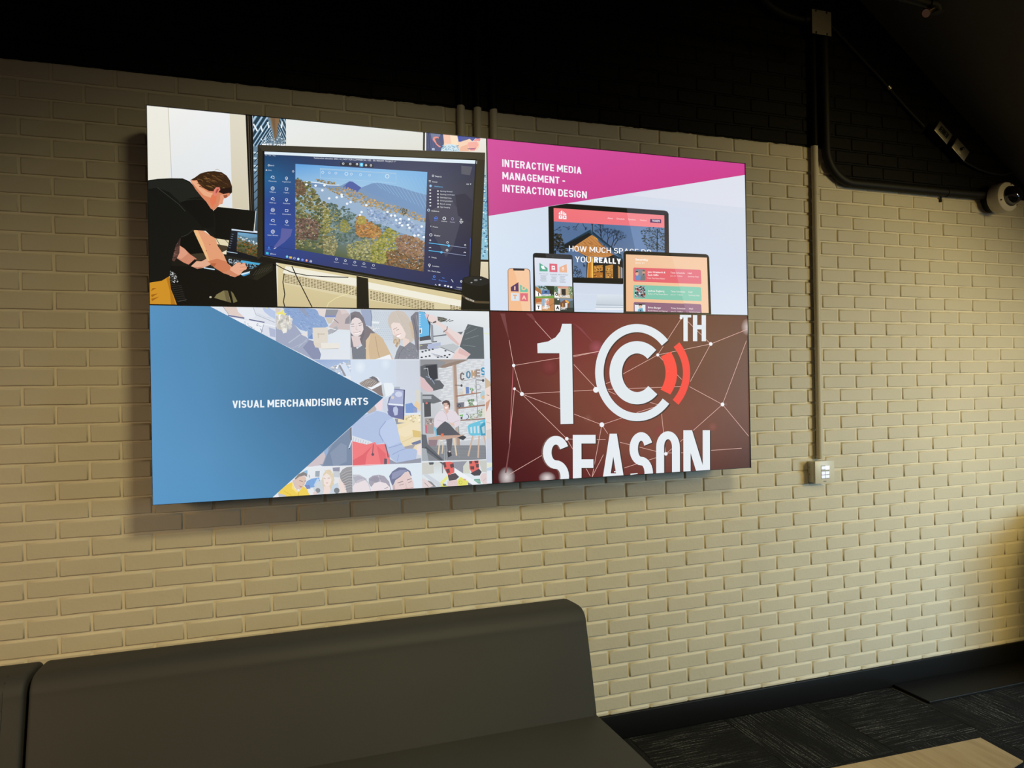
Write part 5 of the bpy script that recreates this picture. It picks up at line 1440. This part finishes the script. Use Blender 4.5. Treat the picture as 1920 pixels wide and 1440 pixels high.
# --- person with a headset
p.crop(640, 660, 6.545)
p.clipwin([135,102, 975,108, 992,1350, 155,1395])
p.grid([130,100, 980,106, 995,1352, 150,1400], [[(212,224,240),(210,222,238),(206,212,224)], [(214,226,240),(212,222,236),(208,216,228)], [(210,220,234),(208,216,228),(210,214,222)]])
p.grid([688,106, 980,108, 990,700, 690,640], [[(208,214,226),(206,212,222)], [(210,218,232),(206,214,226)]]); p.fade(250, 190, 70, 90, (228,238,248), (213,225,240)); p.fade(560, 150, 60, 80, (222,234,246), (212,223,238))
p.poly([925,465, 980,470, 985,700, 905,640, 935,560], (216,214,206)); p.poly([930,600, 985,640, 985,720, 900,680], (232,206,166)); p.poly([800,640, 880,622, 905,660, 945,690, 940,745, 805,752], (128,158,212)); p.poly([895,690, 945,690, 945,740, 900,745], (150,160,198))
p.grid([690,800, 990,750, 995,1260, 720,1180], [[(238,222,184),(240,228,196)], [(236,218,176),(232,216,180)]]); p.poly([795,748, 985,740, 985,765, 800,770], (226,232,240)); p.poly([700,950, 880,870, 985,890, 985,960, 800,1040, 720,1010], (240,226,192)); p.poly([885,950, 990,970, 990,1040, 895,1040], (222,196,130))
p.blobs([800,780, 985,770, 985,860, 820,850], 26, 8, 16, [(214,196,150),(196,180,150),(246,236,206)]); p.poly([870,1110, 985,1070, 990,1110, 900,1140], (120,128,160)); p.poly([720,1170, 930,1120, 890,1180, 760,1200], (170,166,170)); p.line([760,1100, 890,1040], 5, (210,190,140))
p.poly([665,430, 735,430, 735,460, 665,460], (176,184,198)); p.poly([660,455, 797,465, 785,832, 600,790, 570,700, 600,560, 650,520], (122,128,166)); p.poly([665,465, 780,475, 772,645, 600,625, 620,560], (172,180,214)); p.poly([600,660, 780,668, 770,815, 605,790], (112,118,162)); p.line([598,638, 780,655], 20, (230,238,250)); p.poly([655,680, 690,665, 712,700, 705,770, 670,780, 650,720], (190,200,226)); p.oval(720, 520, 44, 34, (206,214,236)); p.oval(645, 560, 20, 20, (214,206,200)); p.poly([780,465, 797,465, 785,832, 770,825], (84,88,116))
p.poly([670,815, 710,820, 710,860, 800,865, 690,885], (150,154,166))
p.poly([240,385, 310,345, 360,330, 440,340, 500,400, 520,540, 480,520, 390,470, 320,440, 260,410], (156,146,142))
for k in range(24): p.line([260+k*8,390+(k % 5)*8, 310+k*8,352+(k % 4)*6], 5, ((130,120,118) if k % 2 else (190,182,176)), same=k > 0)
p.poly([355,325, 400,302, 450,315, 480,370, 465,380, 420,340], (120,118,126)); p.poly([330,430, 385,435, 500,370, 480,345, 430,310, 470,320, 510,380, 510,405, 390,465], (240,244,250)); p.poly([395,465, 512,405, 520,500, 535,550, 480,530], (140,128,128)); p.poly([510,400, 560,382, 640,385, 665,440, 660,500, 600,540, 545,555, 520,500], (232,240,246)); p.poly([510,400, 535,395, 560,540, 540,558, 520,500], (206,214,222))
p.poly([440,630, 520,565, 545,600, 530,680, 500,720, 450,700], (236,216,222)); p.poly([330,740, 420,650, 450,700, 440,720, 360,760], (190,180,178)); p.poly([525,580, 570,570, 590,720, 560,750, 520,700], (206,214,230))
p.poly([150,900, 300,770, 450,720, 560,745, 640,800, 690,880, 720,1000, 745,1100, 800,1180, 900,1175, 945,1200, 930,1300, 880,1345, 690,1350, 610,1280, 560,1160, 540,1110, 440,1130, 370,1090, 150,1020], (178,194,226))
p.poly([480,950, 560,850, 640,810, 700,900, 740,1100, 600,1160, 520,1060], (188,204,234)); p.line([560,850, 490,940, 480,1000, 530,1090], 8, (144,160,202)); p.line([600,1170, 700,1140, 760,1120], 8, (150,166,206)); p.line([640,1250, 740,1200, 800,1180], 8, (152,168,208)); p.line([700,1330, 720,1250], 7, (152,168,208)); p.line([300,800, 420,740], 7, (196,210,236))
p.poly([150,1030, 370,1090, 400,1110, 340,1140, 155,1090], (222,226,234))
for k in range(7): p.line([170+k*30,1045+k*9, 160+k*30,1090+k*6], 4, (160,166,180), same=k > 0)
p.poly([152,1090, 330,1130, 430,1100, 450,1130, 555,1120, 570,1200, 610,1260, 610,1370, 155,1395], (240,128,132)); p.poly([160,1320, 280,1250, 400,1140, 330,1250, 310,1380, 160,1392], (226,108,116)); p.poly([450,1140, 560,1240, 570,1370, 500,1372], (228,112,120)); p.line([408,1130, 400,1240], 8, (120,90,100)); p.oval(402, 1250, 17, 17, (110,90,104)); p.line([556,1130, 580,1220, 590,1280], 14, (110,104,116)); p.poly([542,1300, 575,1300, 575,1370, 540,1370], (100,96,108)); p.poly([600,1300, 690,1350, 990,1290, 992,1352, 610,1372], (150,154,170)); p.poly([935,1150, 990,1120, 990,1260, 950,1250], (238,222,220))
# --- studio set with a seated woman
p.crop(780, 665, 7.2)
p.clipwin([62,72, 925,70, 945,1395, 700,1408, 85,1425])
p.grid([62,70, 930,70, 948,1400, 85,1430], [[(178,180,184),(206,210,214),(214,218,222)], [(196,200,206),(212,216,220),(214,218,222)], [(190,194,200),(206,210,214),(210,214,218)], [(186,190,196),(184,190,196),(190,194,200)]])
first = True
for r in range(34):
    for c in range(14):
        x0 = 330 + c*44 + (r % 2)*22; y0 = 130 + r*32 - c*6
        if y0 > 1190 or x0 > 915 or (500 < x0+30 and x0 < 560): continue
        p.line([x0, y0, x0+36, y0-5], 18, (222,226,230) if (r+c) % 3 else (206,210,216), same=not first); first = False
p.poly([62,72, 720,72, 560,140, 360,190, 300,160, 62,150], (164,152,146)); p.poly([250,180, 560,95, 720,75, 560,140, 400,185], (150,132,122)); p.poly([62,72, 300,75, 420,110, 330,180, 250,200, 62,250], (146,148,152))
p.poly([500,150, 552,142, 600,1215, 545,1215], (176,150,136)); p.poly([500,150, 515,148, 565,1215, 545,1215], (198,176,164))
for s, x, y, c, hh in (('C',600,358,(130,118,116),108), ('O',682,332,(96,140,170),102), ('M',750,322,(190,160,132),98), ('E',808,308,(156,140,134),98), ('S',878,290,(70,150,190),108)): p.letter(s, x, x+62, y-4, hh, c, 0.2)
p.line([650,358, 925,298], 5, (140,138,140)); p.line([535,415, 620,420], 10, (120,112,114)); p.oval(622, 420, 14, 18, (90,84,90)); p.line([812,345, 900,352], 10, (110,106,112)); p.oval(908, 354, 16, 20, (80,78,88)); p.line([812,345, 840,880], 10, (150,146,150))
p.poly([545,555, 880,505, 882,518, 548,572], (158,124,110)); p.poly([560,715, 935,668, 936,690, 560,735], (158,124,110)); p.poly([600,875, 938,850, 938,868, 605,890], (150,120,110))
p.poly([642,450, 672,444, 676,532, 646,536], (232,222,204)); p.poly([676,442, 718,438, 722,525, 680,530], (110,136,190)); p.poly([590,515, 645,490, 645,540, 580,548], (214,206,196)); p.poly([748,495, 768,490, 768,522, 750,525], (236,116,90)); p.blobs([735,460, 780,455, 775,495, 740,498], 16, 7, 14, [(120,160,120),(150,180,150)]); p.ring(840, 440, 30, 40, (176,180,186), n=20); p.oval(905, 550, 36, 60, (180,206,214)); p.poly([885,560, 925,545, 925,600, 895,590], (232,184,130))
p.poly([556,650, 655,640, 655,705, 556,712], (120,122,132)); p.ring(590, 690, 14, 24, (80,82,92), n=14); p.poly([664,630, 720,630, 718,692, 665,698], (232,234,236)); p.blobs([710,610, 790,600, 780,690, 720,690], 40, 8, 18, [(130,160,120),(150,176,140),(110,140,106)]); p.oval(800, 655, 30, 26, (236,238,240)); p.poly([840,640, 925,620, 930,670, 845,680], (206,206,206))
p.poly([608,835, 634,835, 632,868, 610,868], (90,90,92)); p.blobs([600,810, 640,810, 636,838, 604,838], 14, 7, 13, [(130,190,110),(100,170,90)]); p.oval(672, 832, 36, 36, (214,222,236)); p.ring(680, 832, 30, 38, (90,94,110), 270, 450, n=16); p.blobs([730,800, 860,790, 870,860, 730,868], 44, 8, 18, [(206,210,206),(150,170,140),(190,180,170)]); p.blobs([840,740, 890,730, 890,830, 850,830], 30, 8, 18, [(140,160,130),(170,186,160)]); p.poly([895,730, 940,720, 940,850, 900,850], (222,220,206))
p.poly([62,170, 140,140, 300,135, 310,330, 260,350, 330,350, 390,420, 370,460, 250,490, 210,460, 130,330, 62,290], (98,102,108)); p.poly([140,160, 290,140, 300,320, 240,350, 190,330, 160,230], (62,64,72)); p.line([120,200, 170,190, 180,280, 210,340], 9, (190,194,198)); p.line([150,300, 220,330, 260,400], 9, (150,168,196)); p.poly([62,290, 120,330, 245,470, 230,505, 150,500, 75,440], (220,190,194))
p.poly([85,540, 240,540, 360,630, 250,660, 90,650], (112,116,122)); p.poly([85,560, 220,560, 220,600, 85,600], (176,182,188)); p.poly([120,645, 210,640, 215,830, 125,840], (84,86,92)); p.oval(155, 655, 16, 14, (206,120,120)); p.poly([75,500, 100,520, 105,1080, 85,1080], (160,168,172)); p.poly([130,855, 250,850, 250,1060, 140,1060], (168,158,156)); p.line([130,945, 230,935], 10, (190,150,140)); p.poly([135,950, 160,950, 160,1050, 138,1050], (206,110,130)); p.blobs([150,860, 240,860, 240,930, 150,930], 16, 8, 16, [(120,116,116),(210,206,204)])
p.poly([200,1215, 940,1210, 948,1400, 90,1430, 120,1260], (138,142,148))
for k in range(9): p.line([230+k*10,1235+k*20, 940,1228+k*19], 4, (120,124,132), same=k > 0)
p.poly([180,1140, 300,1140, 290,1225, 175,1225], (150,128,136))
p.poly([248,980, 280,960, 300,1070, 310,1090, 280,1090], (120,196,222)); p.poly([560,940, 578,930, 575,1040, 560,1040], (120,196,222))
p.poly([360,650, 372,630, 415,613, 455,625, 470,660, 468,700, 455,745, 440,720, 380,700], (96,84,84)); p.poly([372,680, 385,655, 425,650, 452,680, 455,730, 430,765, 400,755, 380,725], (222,190,178)); p.poly([398,705, 440,698, 432,725, 405,728], (246,240,238)); p.line([385,680, 404,676], 5, (90,70,66)); p.line([425,672, 446,672], 5, (90,70,66)); p.poly([405,755, 445,745, 455,790, 420,810], (220,186,172))
p.poly([248,920, 270,830, 310,775, 380,750, 420,800, 470,745, 540,765, 585,830, 605,880, 590,950, 540,980, 500,930, 460,900, 400,900, 330,960, 270,980], (226,216,224)); p.line([380,760, 420,810, 440,880], 6, (196,180,190)); p.line([300,880, 380,900], 7, (206,190,202)); p.line([510,910, 590,880], 7, (204,188,200)); p.poly([460,910, 520,920, 530,955, 480,950], (226,196,184))
p.poly([285,1000, 340,940, 400,893, 460,930, 530,1010, 600,1070, 680,1100, 640,1145, 560,1110, 500,1090, 495,1180, 480,1290, 440,1290, 425,1180, 430,1080, 360,1085, 290,1075], (92,94,102)); p.poly([400,1080, 500,1080, 480,1290, 440,1290], (104,104,112)); p.poly([565,1070, 640,1080, 685,1105, 640,1145, 590,1120], (70,72,80)); p.poly([430,1300, 480,1295, 490,1350, 440,1375], (66,68,76)); p.oval(460, 1296, 14, 10, (222,206,200))
p.poly([172,1112, 350,1085, 670,1072, 560,1110, 370,1140, 178,1138], (196,164,148)); p.poly([345,1060, 380,1055, 382,1095, 348,1098], (234,120,84))
for a in ((330,1140, 306,1360), (520,1120, 552,1345), (378,1140, 360,1320)): p.line(list(a), 18 if a[0] != 378 else 12, (226,206,178))
p.line([420,1140, 415,1420], 5, (170,176,182)); p.line([300,1140, 280,1250], 5, (150,154,160)); p.line([545,1110, 590,1370], 4, (150,154,160))
p.poly([700,960, 720,935, 880,880, 942,862, 945,1085, 860,1080, 750,1085, 715,1060], (112,196,222))
for k, x in enumerate((732,778,826)): p.poly([x,975-k*8, x+26,965-k*8, x+30,1050, x+8,1052], (206,222,228))
p.poly([860,960, 900,920, 942,900, 945,1080, 880,1085], (76,160,190)); p.poly([885,975, 925,950, 930,1050, 900,1055], (190,210,216)); p.line([870,915, 900,905], 12, (206,222,228))
for a in ((768,1090, 708,1350), (852,1090, 838,1372), (915,1085, 945,1220)): p.line(list(a), 20, (206,180,162))
p.poly([62,1065, 150,1075, 170,1200, 230,1260, 400,1425, 330,1425, 130,1290, 90,1250], (104,108,116)); p.poly([85,1250, 150,1260, 180,1425, 85,1430], (168,176,182)); p.line([140,1240, 380,1430], 20, (84,88,96)); p.line([380,1140, 395,1430], 4, (190,196,200))
# strip at the far right with another face
p.clipwin([922,70, 1008,72, 1040,1440, 945,1440])
p.grid([922,70, 1010,72, 1040,1440, 945,1440], [[(218,228,240)]*2, [(226,228,232)]*2, [(222,224,230)]*2])
p.poly([930,310, 1000,370, 1012,470, 935,470], (206,182,156)); p.poly([935,460, 1015,420, 1018,600, 985,650, 940,740], (236,216,208)); p.line([955,545, 985,552], 7, (140,116,112)); p.poly([940,650, 1000,600, 980,690, 945,780], (206,160,140)); p.poly([940,770, 1012,700, 1022,980, 948,1000], (234,222,218)); p.line([945,900, 1000,920], 5, (170,140,140)); p.poly([945,1010, 1022,990, 1024,1120, 948,1120], (214,208,206)); p.grid([945,1120, 1026,1120, 1040,1440, 948,1440], [[(206,210,220)]*2, [(196,206,224)]*2])
# --- bottom row
p.crop(650, 850, 6.857)
p.clipwin([975,108, 1798,70, 1800,385, 978,440])
p.grid([975,105, 1800,60, 1800,385, 978,440], [[(204,208,206),(206,210,206)], [(222,230,234),(224,232,236)], [(216,226,232),(226,234,240)]])
p.poly([1350,95, 1550,85, 1500,150, 1500,240, 1390,210], (150,152,164)); p.poly([1230,110, 1250,100, 1245,240, 1232,240], (150,154,160)); p.poly([975,108, 1120,100, 1130,240, 980,260], (206,206,200)); p.poly([1500,150, 1560,90, 1590,240, 1500,240], (210,212,200)); p.poly([1700,80, 1798,75, 1798,225, 1740,220], (200,202,196))
p.poly([1055,80, 1090,70, 1130,110, 1120,130, 1075,135], (90,94,102)); p.line([1110,20, 1250,125], 20, (96,98,106))
p.poly([1390,170, 1720,380, 1640,390, 1390,240], (236,240,244)); p.poly([980,250, 1050,250, 1250,390, 1180,410], (206,212,220)); p.poly([1050,330, 1100,350, 1160,410, 1060,420], (140,140,144))
p.poly([1245,100, 1330,88, 1375,110, 1390,230, 1310,265, 1260,180], (226,108,104)); p.poly([1575,85, 1695,75, 1700,190, 1660,250, 1610,235, 1580,180], (226,112,106))
CHK = (104,78,82)
for q in ([1245,105,1275,98,1290,160,1262,170], [1330,130,1378,112,1385,160,1345,175], [1280,190,1325,180,1335,230,1295,240], [1575,85,1615,82,1612,115,1580,118], [1640,80,1690,78,1690,110,1650,112], [1590,150,1640,150,1640,190,1595,190], [1660,120,1700,120,1700,165,1665,165]): p.poly(q, CHK)
p.poly([1305,265, 1400,235, 1450,285, 1410,320, 1320,335], (92,84,90)); p.poly([1590,240, 1700,180, 1735,220, 1710,265, 1640,270], (80,76,84)); p.poly([1300,340, 1420,318, 1440,395, 1300,408], (222,200,200))
p.poly([1425,330, 1470,285, 1570,345, 1540,395, 1440,398], (226,222,110)); p.ring(1468, 355, 18, 23, (170,168,90), n=18); p.poly([1205,360, 1300,265, 1310,300, 1235,385], (232,230,140)); p.poly([1210,390, 1250,372, 1300,408, 1225,415], (226,224,120)); p.poly([1240,370, 1280,375, 1290,395, 1250,400], (110,112,112)); p.poly([1560,350, 1620,385, 1560,390], (120,120,124)); p.oval(1520, 318, 18, 10, (226,170,150))
p.poly([1638,312, 1712,308, 1722,368, 1690,368, 1640,330], (110,168,150)); p.line([1650,330, 1710,330], 4, (200,226,216)); p.line([1660,346, 1712,346], 4, (200,226,216)); p.poly([1715,270, 1745,235, 1796,232, 1796,375, 1760,378, 1720,330], (226,206,206)); p.line([1755,330, 1790,300], 5, (196,170,172)); p.poly([980,300, 1040,330, 1120,400, 1060,425, 980,430], (226,210,210)); p.line([1010,360, 1060,410], 6, (140,130,134))
p.poly([1798,60, 1870,60, 1872,378, 1800,385], (222,232,242)); p.clipwin(None)
p.poly([1798,120, 1868,100, 1868,150, 1798,165], (226,230,206)); p.poly([1798,175, 1868,150, 1868,200, 1798,205], (190,210,232)); p.line([1798,62, 1800,384], 3, (206,212,222))
p.clipwin([92,158, 975,108, 978,440, 92,500])
p.grid([90,155, 978,105, 980,442, 90,505], [[(224,234,242),(220,232,242)], [(226,234,240),(222,232,240)]])
p.poly([92,262, 180,262, 250,300, 300,370, 330,470, 92,500], (196,196,206)); p.poly([92,420, 150,340, 230,310, 290,370, 322,470, 92,500], (232,222,226))
for k in range(10): p.line([100+k*4,300+k*8, 170+k*12,280+k*4], 5, (170,170,186), same=k > 0)
p.poly([300,310, 350,275, 430,262, 500,280, 560,350, 585,450, 330,470, 330,420, 300,370], (168,164,178)); p.poly([330,420, 370,370, 440,350, 520,370, 570,420, 570,460, 325,480], (234,224,228)); p.line([420,270, 450,350], 8, (206,200,210)); p.line([500,440, 545,420], 7, (150,140,150))
for k in range(8): p.line([310+k*12,330+k*4, 380+k*10,285+k*3], 5, (146,142,160), same=k > 0)
p.poly([560,280, 600,220, 680,168, 760,170, 830,215, 848,280, 830,270, 800,215, 760,230, 700,290, 640,330, 620,380, 600,400, 575,340], (118,124,154)); p.poly([600,240, 700,200, 790,200, 720,260, 640,310, 590,320], (146,152,182))
p.poly([640,330, 700,290, 770,225, 810,225, 840,290, 870,360, 878,445, 610,460, 600,400, 625,385], (228,206,204)); p.line([670,365, 735,345], 9, (140,128,134)); p.line([790,328, 845,308], 9, (140,128,134)); p.line([690,395, 745,378], 5, (120,108,114)); p.line([800,362, 845,345], 5, (120,108,114)); p.line([770,370, 780,425, 800,432], 6, (206,176,174)); p.poly([600,400, 625,380, 640,440, 610,460], (206,180,182)); p.line([760,440, 860,425], 7, (190,150,150))
# lower left of the collage
p.crop(500, 800, 8.727)
p.clipwin([92,1170, 650,668, 1420,-10, 1422,640, 1425,1062, 730,1118])
p.grid([400,-20, 1430,-20, 1430,660, 400,700], [[(150,170,196),(136,150,176)], [(170,176,190),(128,142,168)]])
p.poly([1100,290, 1330,60, 1400,40, 1420,640, 1100,690, 940,640, 1020,430], (126,142,168)); p.poly([1060,420, 1240,260, 1330,300, 1330,560, 1120,660], (140,154,178)); p.poly([1380,0, 1420,0, 1420,230, 1390,200], (122,124,132)); p.line([1415,220, 1365,350], 18, (214,226,240)); p.oval(1372, 350, 12, 10, (80,84,96))
p.poly([640,670, 760,560, 960,400, 985,480, 940,600, 780,650, 770,680], (206,194,200)); p.poly([960,400, 1040,330, 1020,430, 985,480], (150,178,214)); p.poly([780,640, 900,620, 960,650, 880,665, 780,670], (226,230,238))
p.grid([60,680, 1430,620, 1430,1200, 60,1200], [[(232,238,242),(226,230,236)], [(230,232,236),(226,228,232)]])
p.poly([620,720, 690,700, 690,780, 640,740], (150,190,220)); p.poly([820,715, 892,712, 886,808, 815,806], (160,172,182)); p.line([715,780, 720,820], 12, (150,156,166)); p.line([690,850, 900,815], 8, (214,220,228)); p.poly([1100,660, 1220,650, 1215,720, 1110,720], (150,152,170)); p.poly([1110,730, 1220,720, 1215,820, 1120,810], (200,206,212))
p.poly([640,960, 680,880, 760,840, 880,820, 900,880, 800,980, 700,990], (128,170,222)); p.poly([640,950, 720,940, 740,1000, 680,1010], (124,140,190)); p.poly([850,830, 890,850, 840,960, 790,950], (190,212,238))
p.poly([480,840, 540,770, 620,730, 680,760, 685,810, 640,790, 560,810, 520,850, 500,880], (138,134,134)); p.poly([490,860, 560,805, 650,800, 670,840, 660,890, 620,970, 560,1020, 510,990, 470,900], (222,196,182)); p.line([560,870, 610,888], 9, (110,94,90)); p.line([640,880, 668,876], 8, (110,94,90)); p.poly([545,950, 610,965, 580,990], (196,150,142)); p.line([625,890, 640,930, 610,940], 6, (200,170,156)); p.poly([440,870, 490,850, 530,1010, 520,1030, 470,960], (214,196,190))
p.poly([210,1070, 300,970, 440,890, 480,1000, 540,1060, 620,960, 680,1010, 730,1120, 300,1160, 210,1110], (238,208,92)); p.poly([440,890, 480,1000, 540,1050, 520,1080, 430,1000], (246,222,130)); p.line([545,1050, 540,1120], 8, (206,170,60)); p.line([300,1040, 420,1110], 12, (224,190,70)); p.poly([210,1080, 330,1110, 350,1140, 220,1150], (190,194,204))
p.poly([930,840, 950,760, 1000,700, 1060,690, 1110,760, 1130,860, 1110,960, 1060,1070, 960,1080, 900,1000], (222,206,176)); p.poly([945,800, 1000,750, 1060,790, 1085,860, 1060,940, 1010,980, 960,930], (240,226,220)); p.line([955,830, 985,838], 6, (160,130,124)); p.line([1020,830, 1055,826], 6, (160,130,124)); p.poly([985,905, 1035,900, 1010,918], (214,140,140)); p.poly([960,960, 1050,960, 1080,1070, 950,1090], (238,220,214))
for k in range(12): p.line([970+k*10,700+k*4, 1060+k*6,780+k*14], 6, ((236,226,206) if k % 2 else (206,190,158)), same=k > 0)
p.poly([780,1000, 850,900, 930,850, 950,1090, 830,1100], (206,214,222)); p.poly([1050,1080, 1100,940, 1190,900, 1210,1060], (200,214,228)); p.oval(1168, 1030, 46, 46, (126,132,138)); p.oval(860, 1030, 40, 40, (140,146,152)); p.poly([780,1060, 830,1040, 850,1090, 790,1105], (226,206,200))
p.poly([1200,840, 1230,830, 1300,900, 1320,960, 1330,1060, 1240,1070, 1200,980], (236,220,214)); p.poly([1215,760, 1260,690, 1330,650, 1424,640, 1425,1062, 1330,1060, 1310,950, 1250,880, 1225,830], (158,158,162)); p.line([1285,910, 1290,940], 10, (230,160,140))
for k in range(14): p.line([1230+k*6,780+k*18, 1330+k*6,720+k*20, 1424,700+k*24], 6, ((130,130,136) if k % 2 else (186,186,190)), same=k > 0)
p.clipwin(None)
# joins between the photographs
p.crop(270, 560, 2.909)
for a in ((725,50, 726,232), (1132,62, 1146,1060), (1505,70, 1522,1030), (928,335, 1890,334)): p.line(list(a), 2, (214,220,228))
p.line([1146,1060, 1142,912], 2, (214,220,228)); p.line([890,915, 1520,892], 2, (232,236,242))
# the blue wedge and its title
p.grid([20,30, 362,43, 362,43, 20,30], [[(84,140,184)]*2]*2, 1)
p.poly([20,28, 358,42, 1312,540, 700,1087, 30,1140], (84,140,184))
cl = lambda x: (int(86-16*x), int(143-18*x), int(188-20*x))
p.clipwin([20,28, 358,42, 1312,540, 700,1087, 30,1140])
p.grid([10,20, 1320,40, 1320,1080, 10,1150], [
    [(88,146,192),(82,136,178),(76,128,168),(74,124,162),(72,120,158)],
    [(86,144,190),(82,138,180),(76,126,164),(68,114,150),(64,108,144)],
    [(90,148,194),(84,140,184),(74,124,164),(64,108,146),(62,104,140)],
    [(92,150,196),(88,146,190),(78,132,174),(70,118,158),(66,112,150)],
    [(90,150,198),(86,146,192),(82,140,184),(74,126,168),(70,120,160)]], 4)
p.clipwin(None)
p.caps('VISUAL MERCHANDISING ARTS', 488,598, 1230,579, 40, (238,244,248), 0.18, 39)
finish(t3, p)

# ================================================================== display 4: tenth season
t4, p = display(1, 1, [(920.5,588),(1399,594),(1404,876),(925,903.5)],
    'lower right display with a white 10TH SEASON title on dark red')
p.crop(900, 570, 3.6923)
p.grid([70,60, 1850,80, 1868,1135, 85,1240], [
    [(88,32,34),(98,36,38),(112,46,46),(116,58,50),(110,62,50),(104,62,50),(98,62,52)],
    [(84,34,34),(102,42,42),(122,50,50),(122,60,50),(112,66,50),(108,70,54),(106,72,58)],
    [(86,40,36),(104,50,44),(122,64,54),(128,66,54),(112,64,48),(110,70,54),(108,74,58)],
    [(80,30,32),(98,46,42),(116,64,52),(128,66,54),(126,74,58),(118,74,58),(110,74,58)],
    [(72,18,24),(84,30,32),(104,50,44),(122,70,56),(128,74,60),(114,70,56),(100,66,54)],
    [(66,12,20),(76,18,26),(96,32,36),(104,44,42),(110,54,48),(92,50,42),(80,50,42)]], 5)
p.fade(800, 310, 60, 60, (160,80,90), (119,52,50)); p.fade(480, 440, 60, 60, (128,58,60), (109,47,44)); p.fade(1600, 850, 30, 30, (136,82,72), (121,72,57)); p.fade(1230, 880, 40, 40, (136,66,62), (124,70,57)); p.fade(740, 790, 30, 30, (136,78,68), (116,66,54))
p.poly([145,80, 178,80, 205,260], (118,66,68)); p.poly([320,80, 360,80, 400,150], (122,62,64)); p.poly([640,140, 700,180, 800,300], (132,66,70))
p.fade(1842, 165, 44, 60, (206,190,188), (112,74,58)); p.fade(186, 1190, 60, 74, (216,206,206), (72,18,26)); p.poly([184,1160, 174,1160, 205,960, 212,960], (128,76,78)); p.fade(1690, 696, 14, 14, (140,100,90), (112,74,58))
LN = (226,180,170)
net = [(205,260,235,432), (235,432,820,334), (820,334,640,372), (235,432,290,625), (240,590,290,625), (290,625,795,597), (795,597,1380,574), (290,625,835,835), (290,625,595,930), (595,930,635,1000), (240,600,205,960), (232,440,205,960), (835,835,985,785), (835,835,875,895), (835,835,768,1190), (645,425,790,580), (380,130,500,262), (975,492,1220,358), (850,560,900,540), (1220,358,1587,282), (1220,358,1382,110), (1430,130,1587,282), (1587,282,1842,180), (1587,282,1445,540), (1220,358,1385,525), (1440,575,1668,697), (1668,697,1835,260), (1668,697,1465,875), (1668,697,1850,915), (1246,760,1275,1035), (600,932,860,936), (960,955,1275,1035), (1275,1035,1395,935), (990,1130,1275,1040), (1275,1030,1400,1028), (1570,1014,1800,998), (725,1130,755,1185), (768,1190,845,1040), (205,1170,430,1040), (1075,752,1230,705), (870,600,930,628), (1160,680,1225,700)]
for k, a in enumerate(net): p.line(list(a), 3.2, LN, same=k > 0)
p.line([232,440, 205,960], 4, (206,110,120))
p.fade(460, 1195, 60, 44, (226,214,214), (84,26,30))
W1 = (226,233,238); SH = (66,48,44)
def shadowed(f):
    f(7, 4, SH); f(0, 0, W1)
def one(dx, dy, c): p.poly([x+d for x, d in zip([566,148, 630,148, 640,828, 553,830, 546,348, 398,348, 396,282, 470,268, 520,240, 552,200], [dx, dy]*10)], c)
shadowed(one)
def cee(dx, dy, c):
    p.ring(1052+dx, 480+dy, 268, 330, c, 47, 318, n=70, sx=0.79)
    p.ring(1058+dx, 480+dy, 132, 214, c, 46, 318, n=60, sx=0.80)
def band(cx, cy, rx0, ry0, rx1, ry1, a0, a1, c, n=60):
    p.up()
    L = lin(c)
    for i in range(n):
        t0, t1 = [math.radians(a0+(a1-a0)*k/n) for k in (i, i+1)]
        q = [p.to((cx+rx*math.cos(t), cy+ry*math.sin(t))) for rx, ry, t in ((rx0,ry0,t0), (rx1,ry1,t0), (rx1,ry1,t1), (rx0,ry0,t1))]
        p.tri(q[:3], [L]*3, p.layer); p.tri([q[0], q[2], q[3]], [L]*3, p.layer)
for dx, dy, c in ((8, 6, SH), (0, 0, W1)):
    band(1078+dx, 479+dy, 230, 276, 288, 332, 40, 318, c)
    band(1078+dx, 480+dy, 104, 132, 190, 216, 43, 314, c)
band(1042, 480, 232, 216, 312, 280, -31, 32, (250,80,66), 30); band(1058, 480, 336, 300, 386, 356, -36, 38, (244,78,66), 30)
p.letter('T', 1374, 1452, 263, 192, W1, 0.155); p.letter('H', 1464, 1554, 263, 192, W1, 0.155)
p.fade(1290, 470, 1, 1, W1, W1, same=False)
for ch, x0, x1, y, h, t_ in (('S',432,610,1302,392,0.15), ('E',636,792,1296,392,0.15), ('A',826,1000,1290,394,0.118), ('S',1024,1186,1282,396,0.148), ('O',1208,1372,1276,396,0.138), ('N',1396,1580,1270,396,0.126)):
    if x0 < 500: p.letter(ch, x0-10, x1-10, y+2, h+3, (122,92,86), t_)
    p.letter(ch, x0+8, x1+8, y+5, h, SH, t_)
    p.letter(ch, x0, x1, y, h, (230,236,241), t_)
for k, (x, y, r) in enumerate(((235,432,11), (240,590,9), (290,625,13), (795,597,19), (835,835,16), (1220,358,10), (1587,282,12), (1668,697,13), (1275,1035,12), (595,930,12), (1382,104,10))): p.oval(x, y, r, r*1.04, (240,242,246), same=k > 0)
p.poly([918,1152, 930,1152, 930,1160, 918,1160], (230,236,241)); p.poly([1030,1170, 1080,1166, 1080,1172, 1030,1178], (230,236,241))
finish(t4, p)
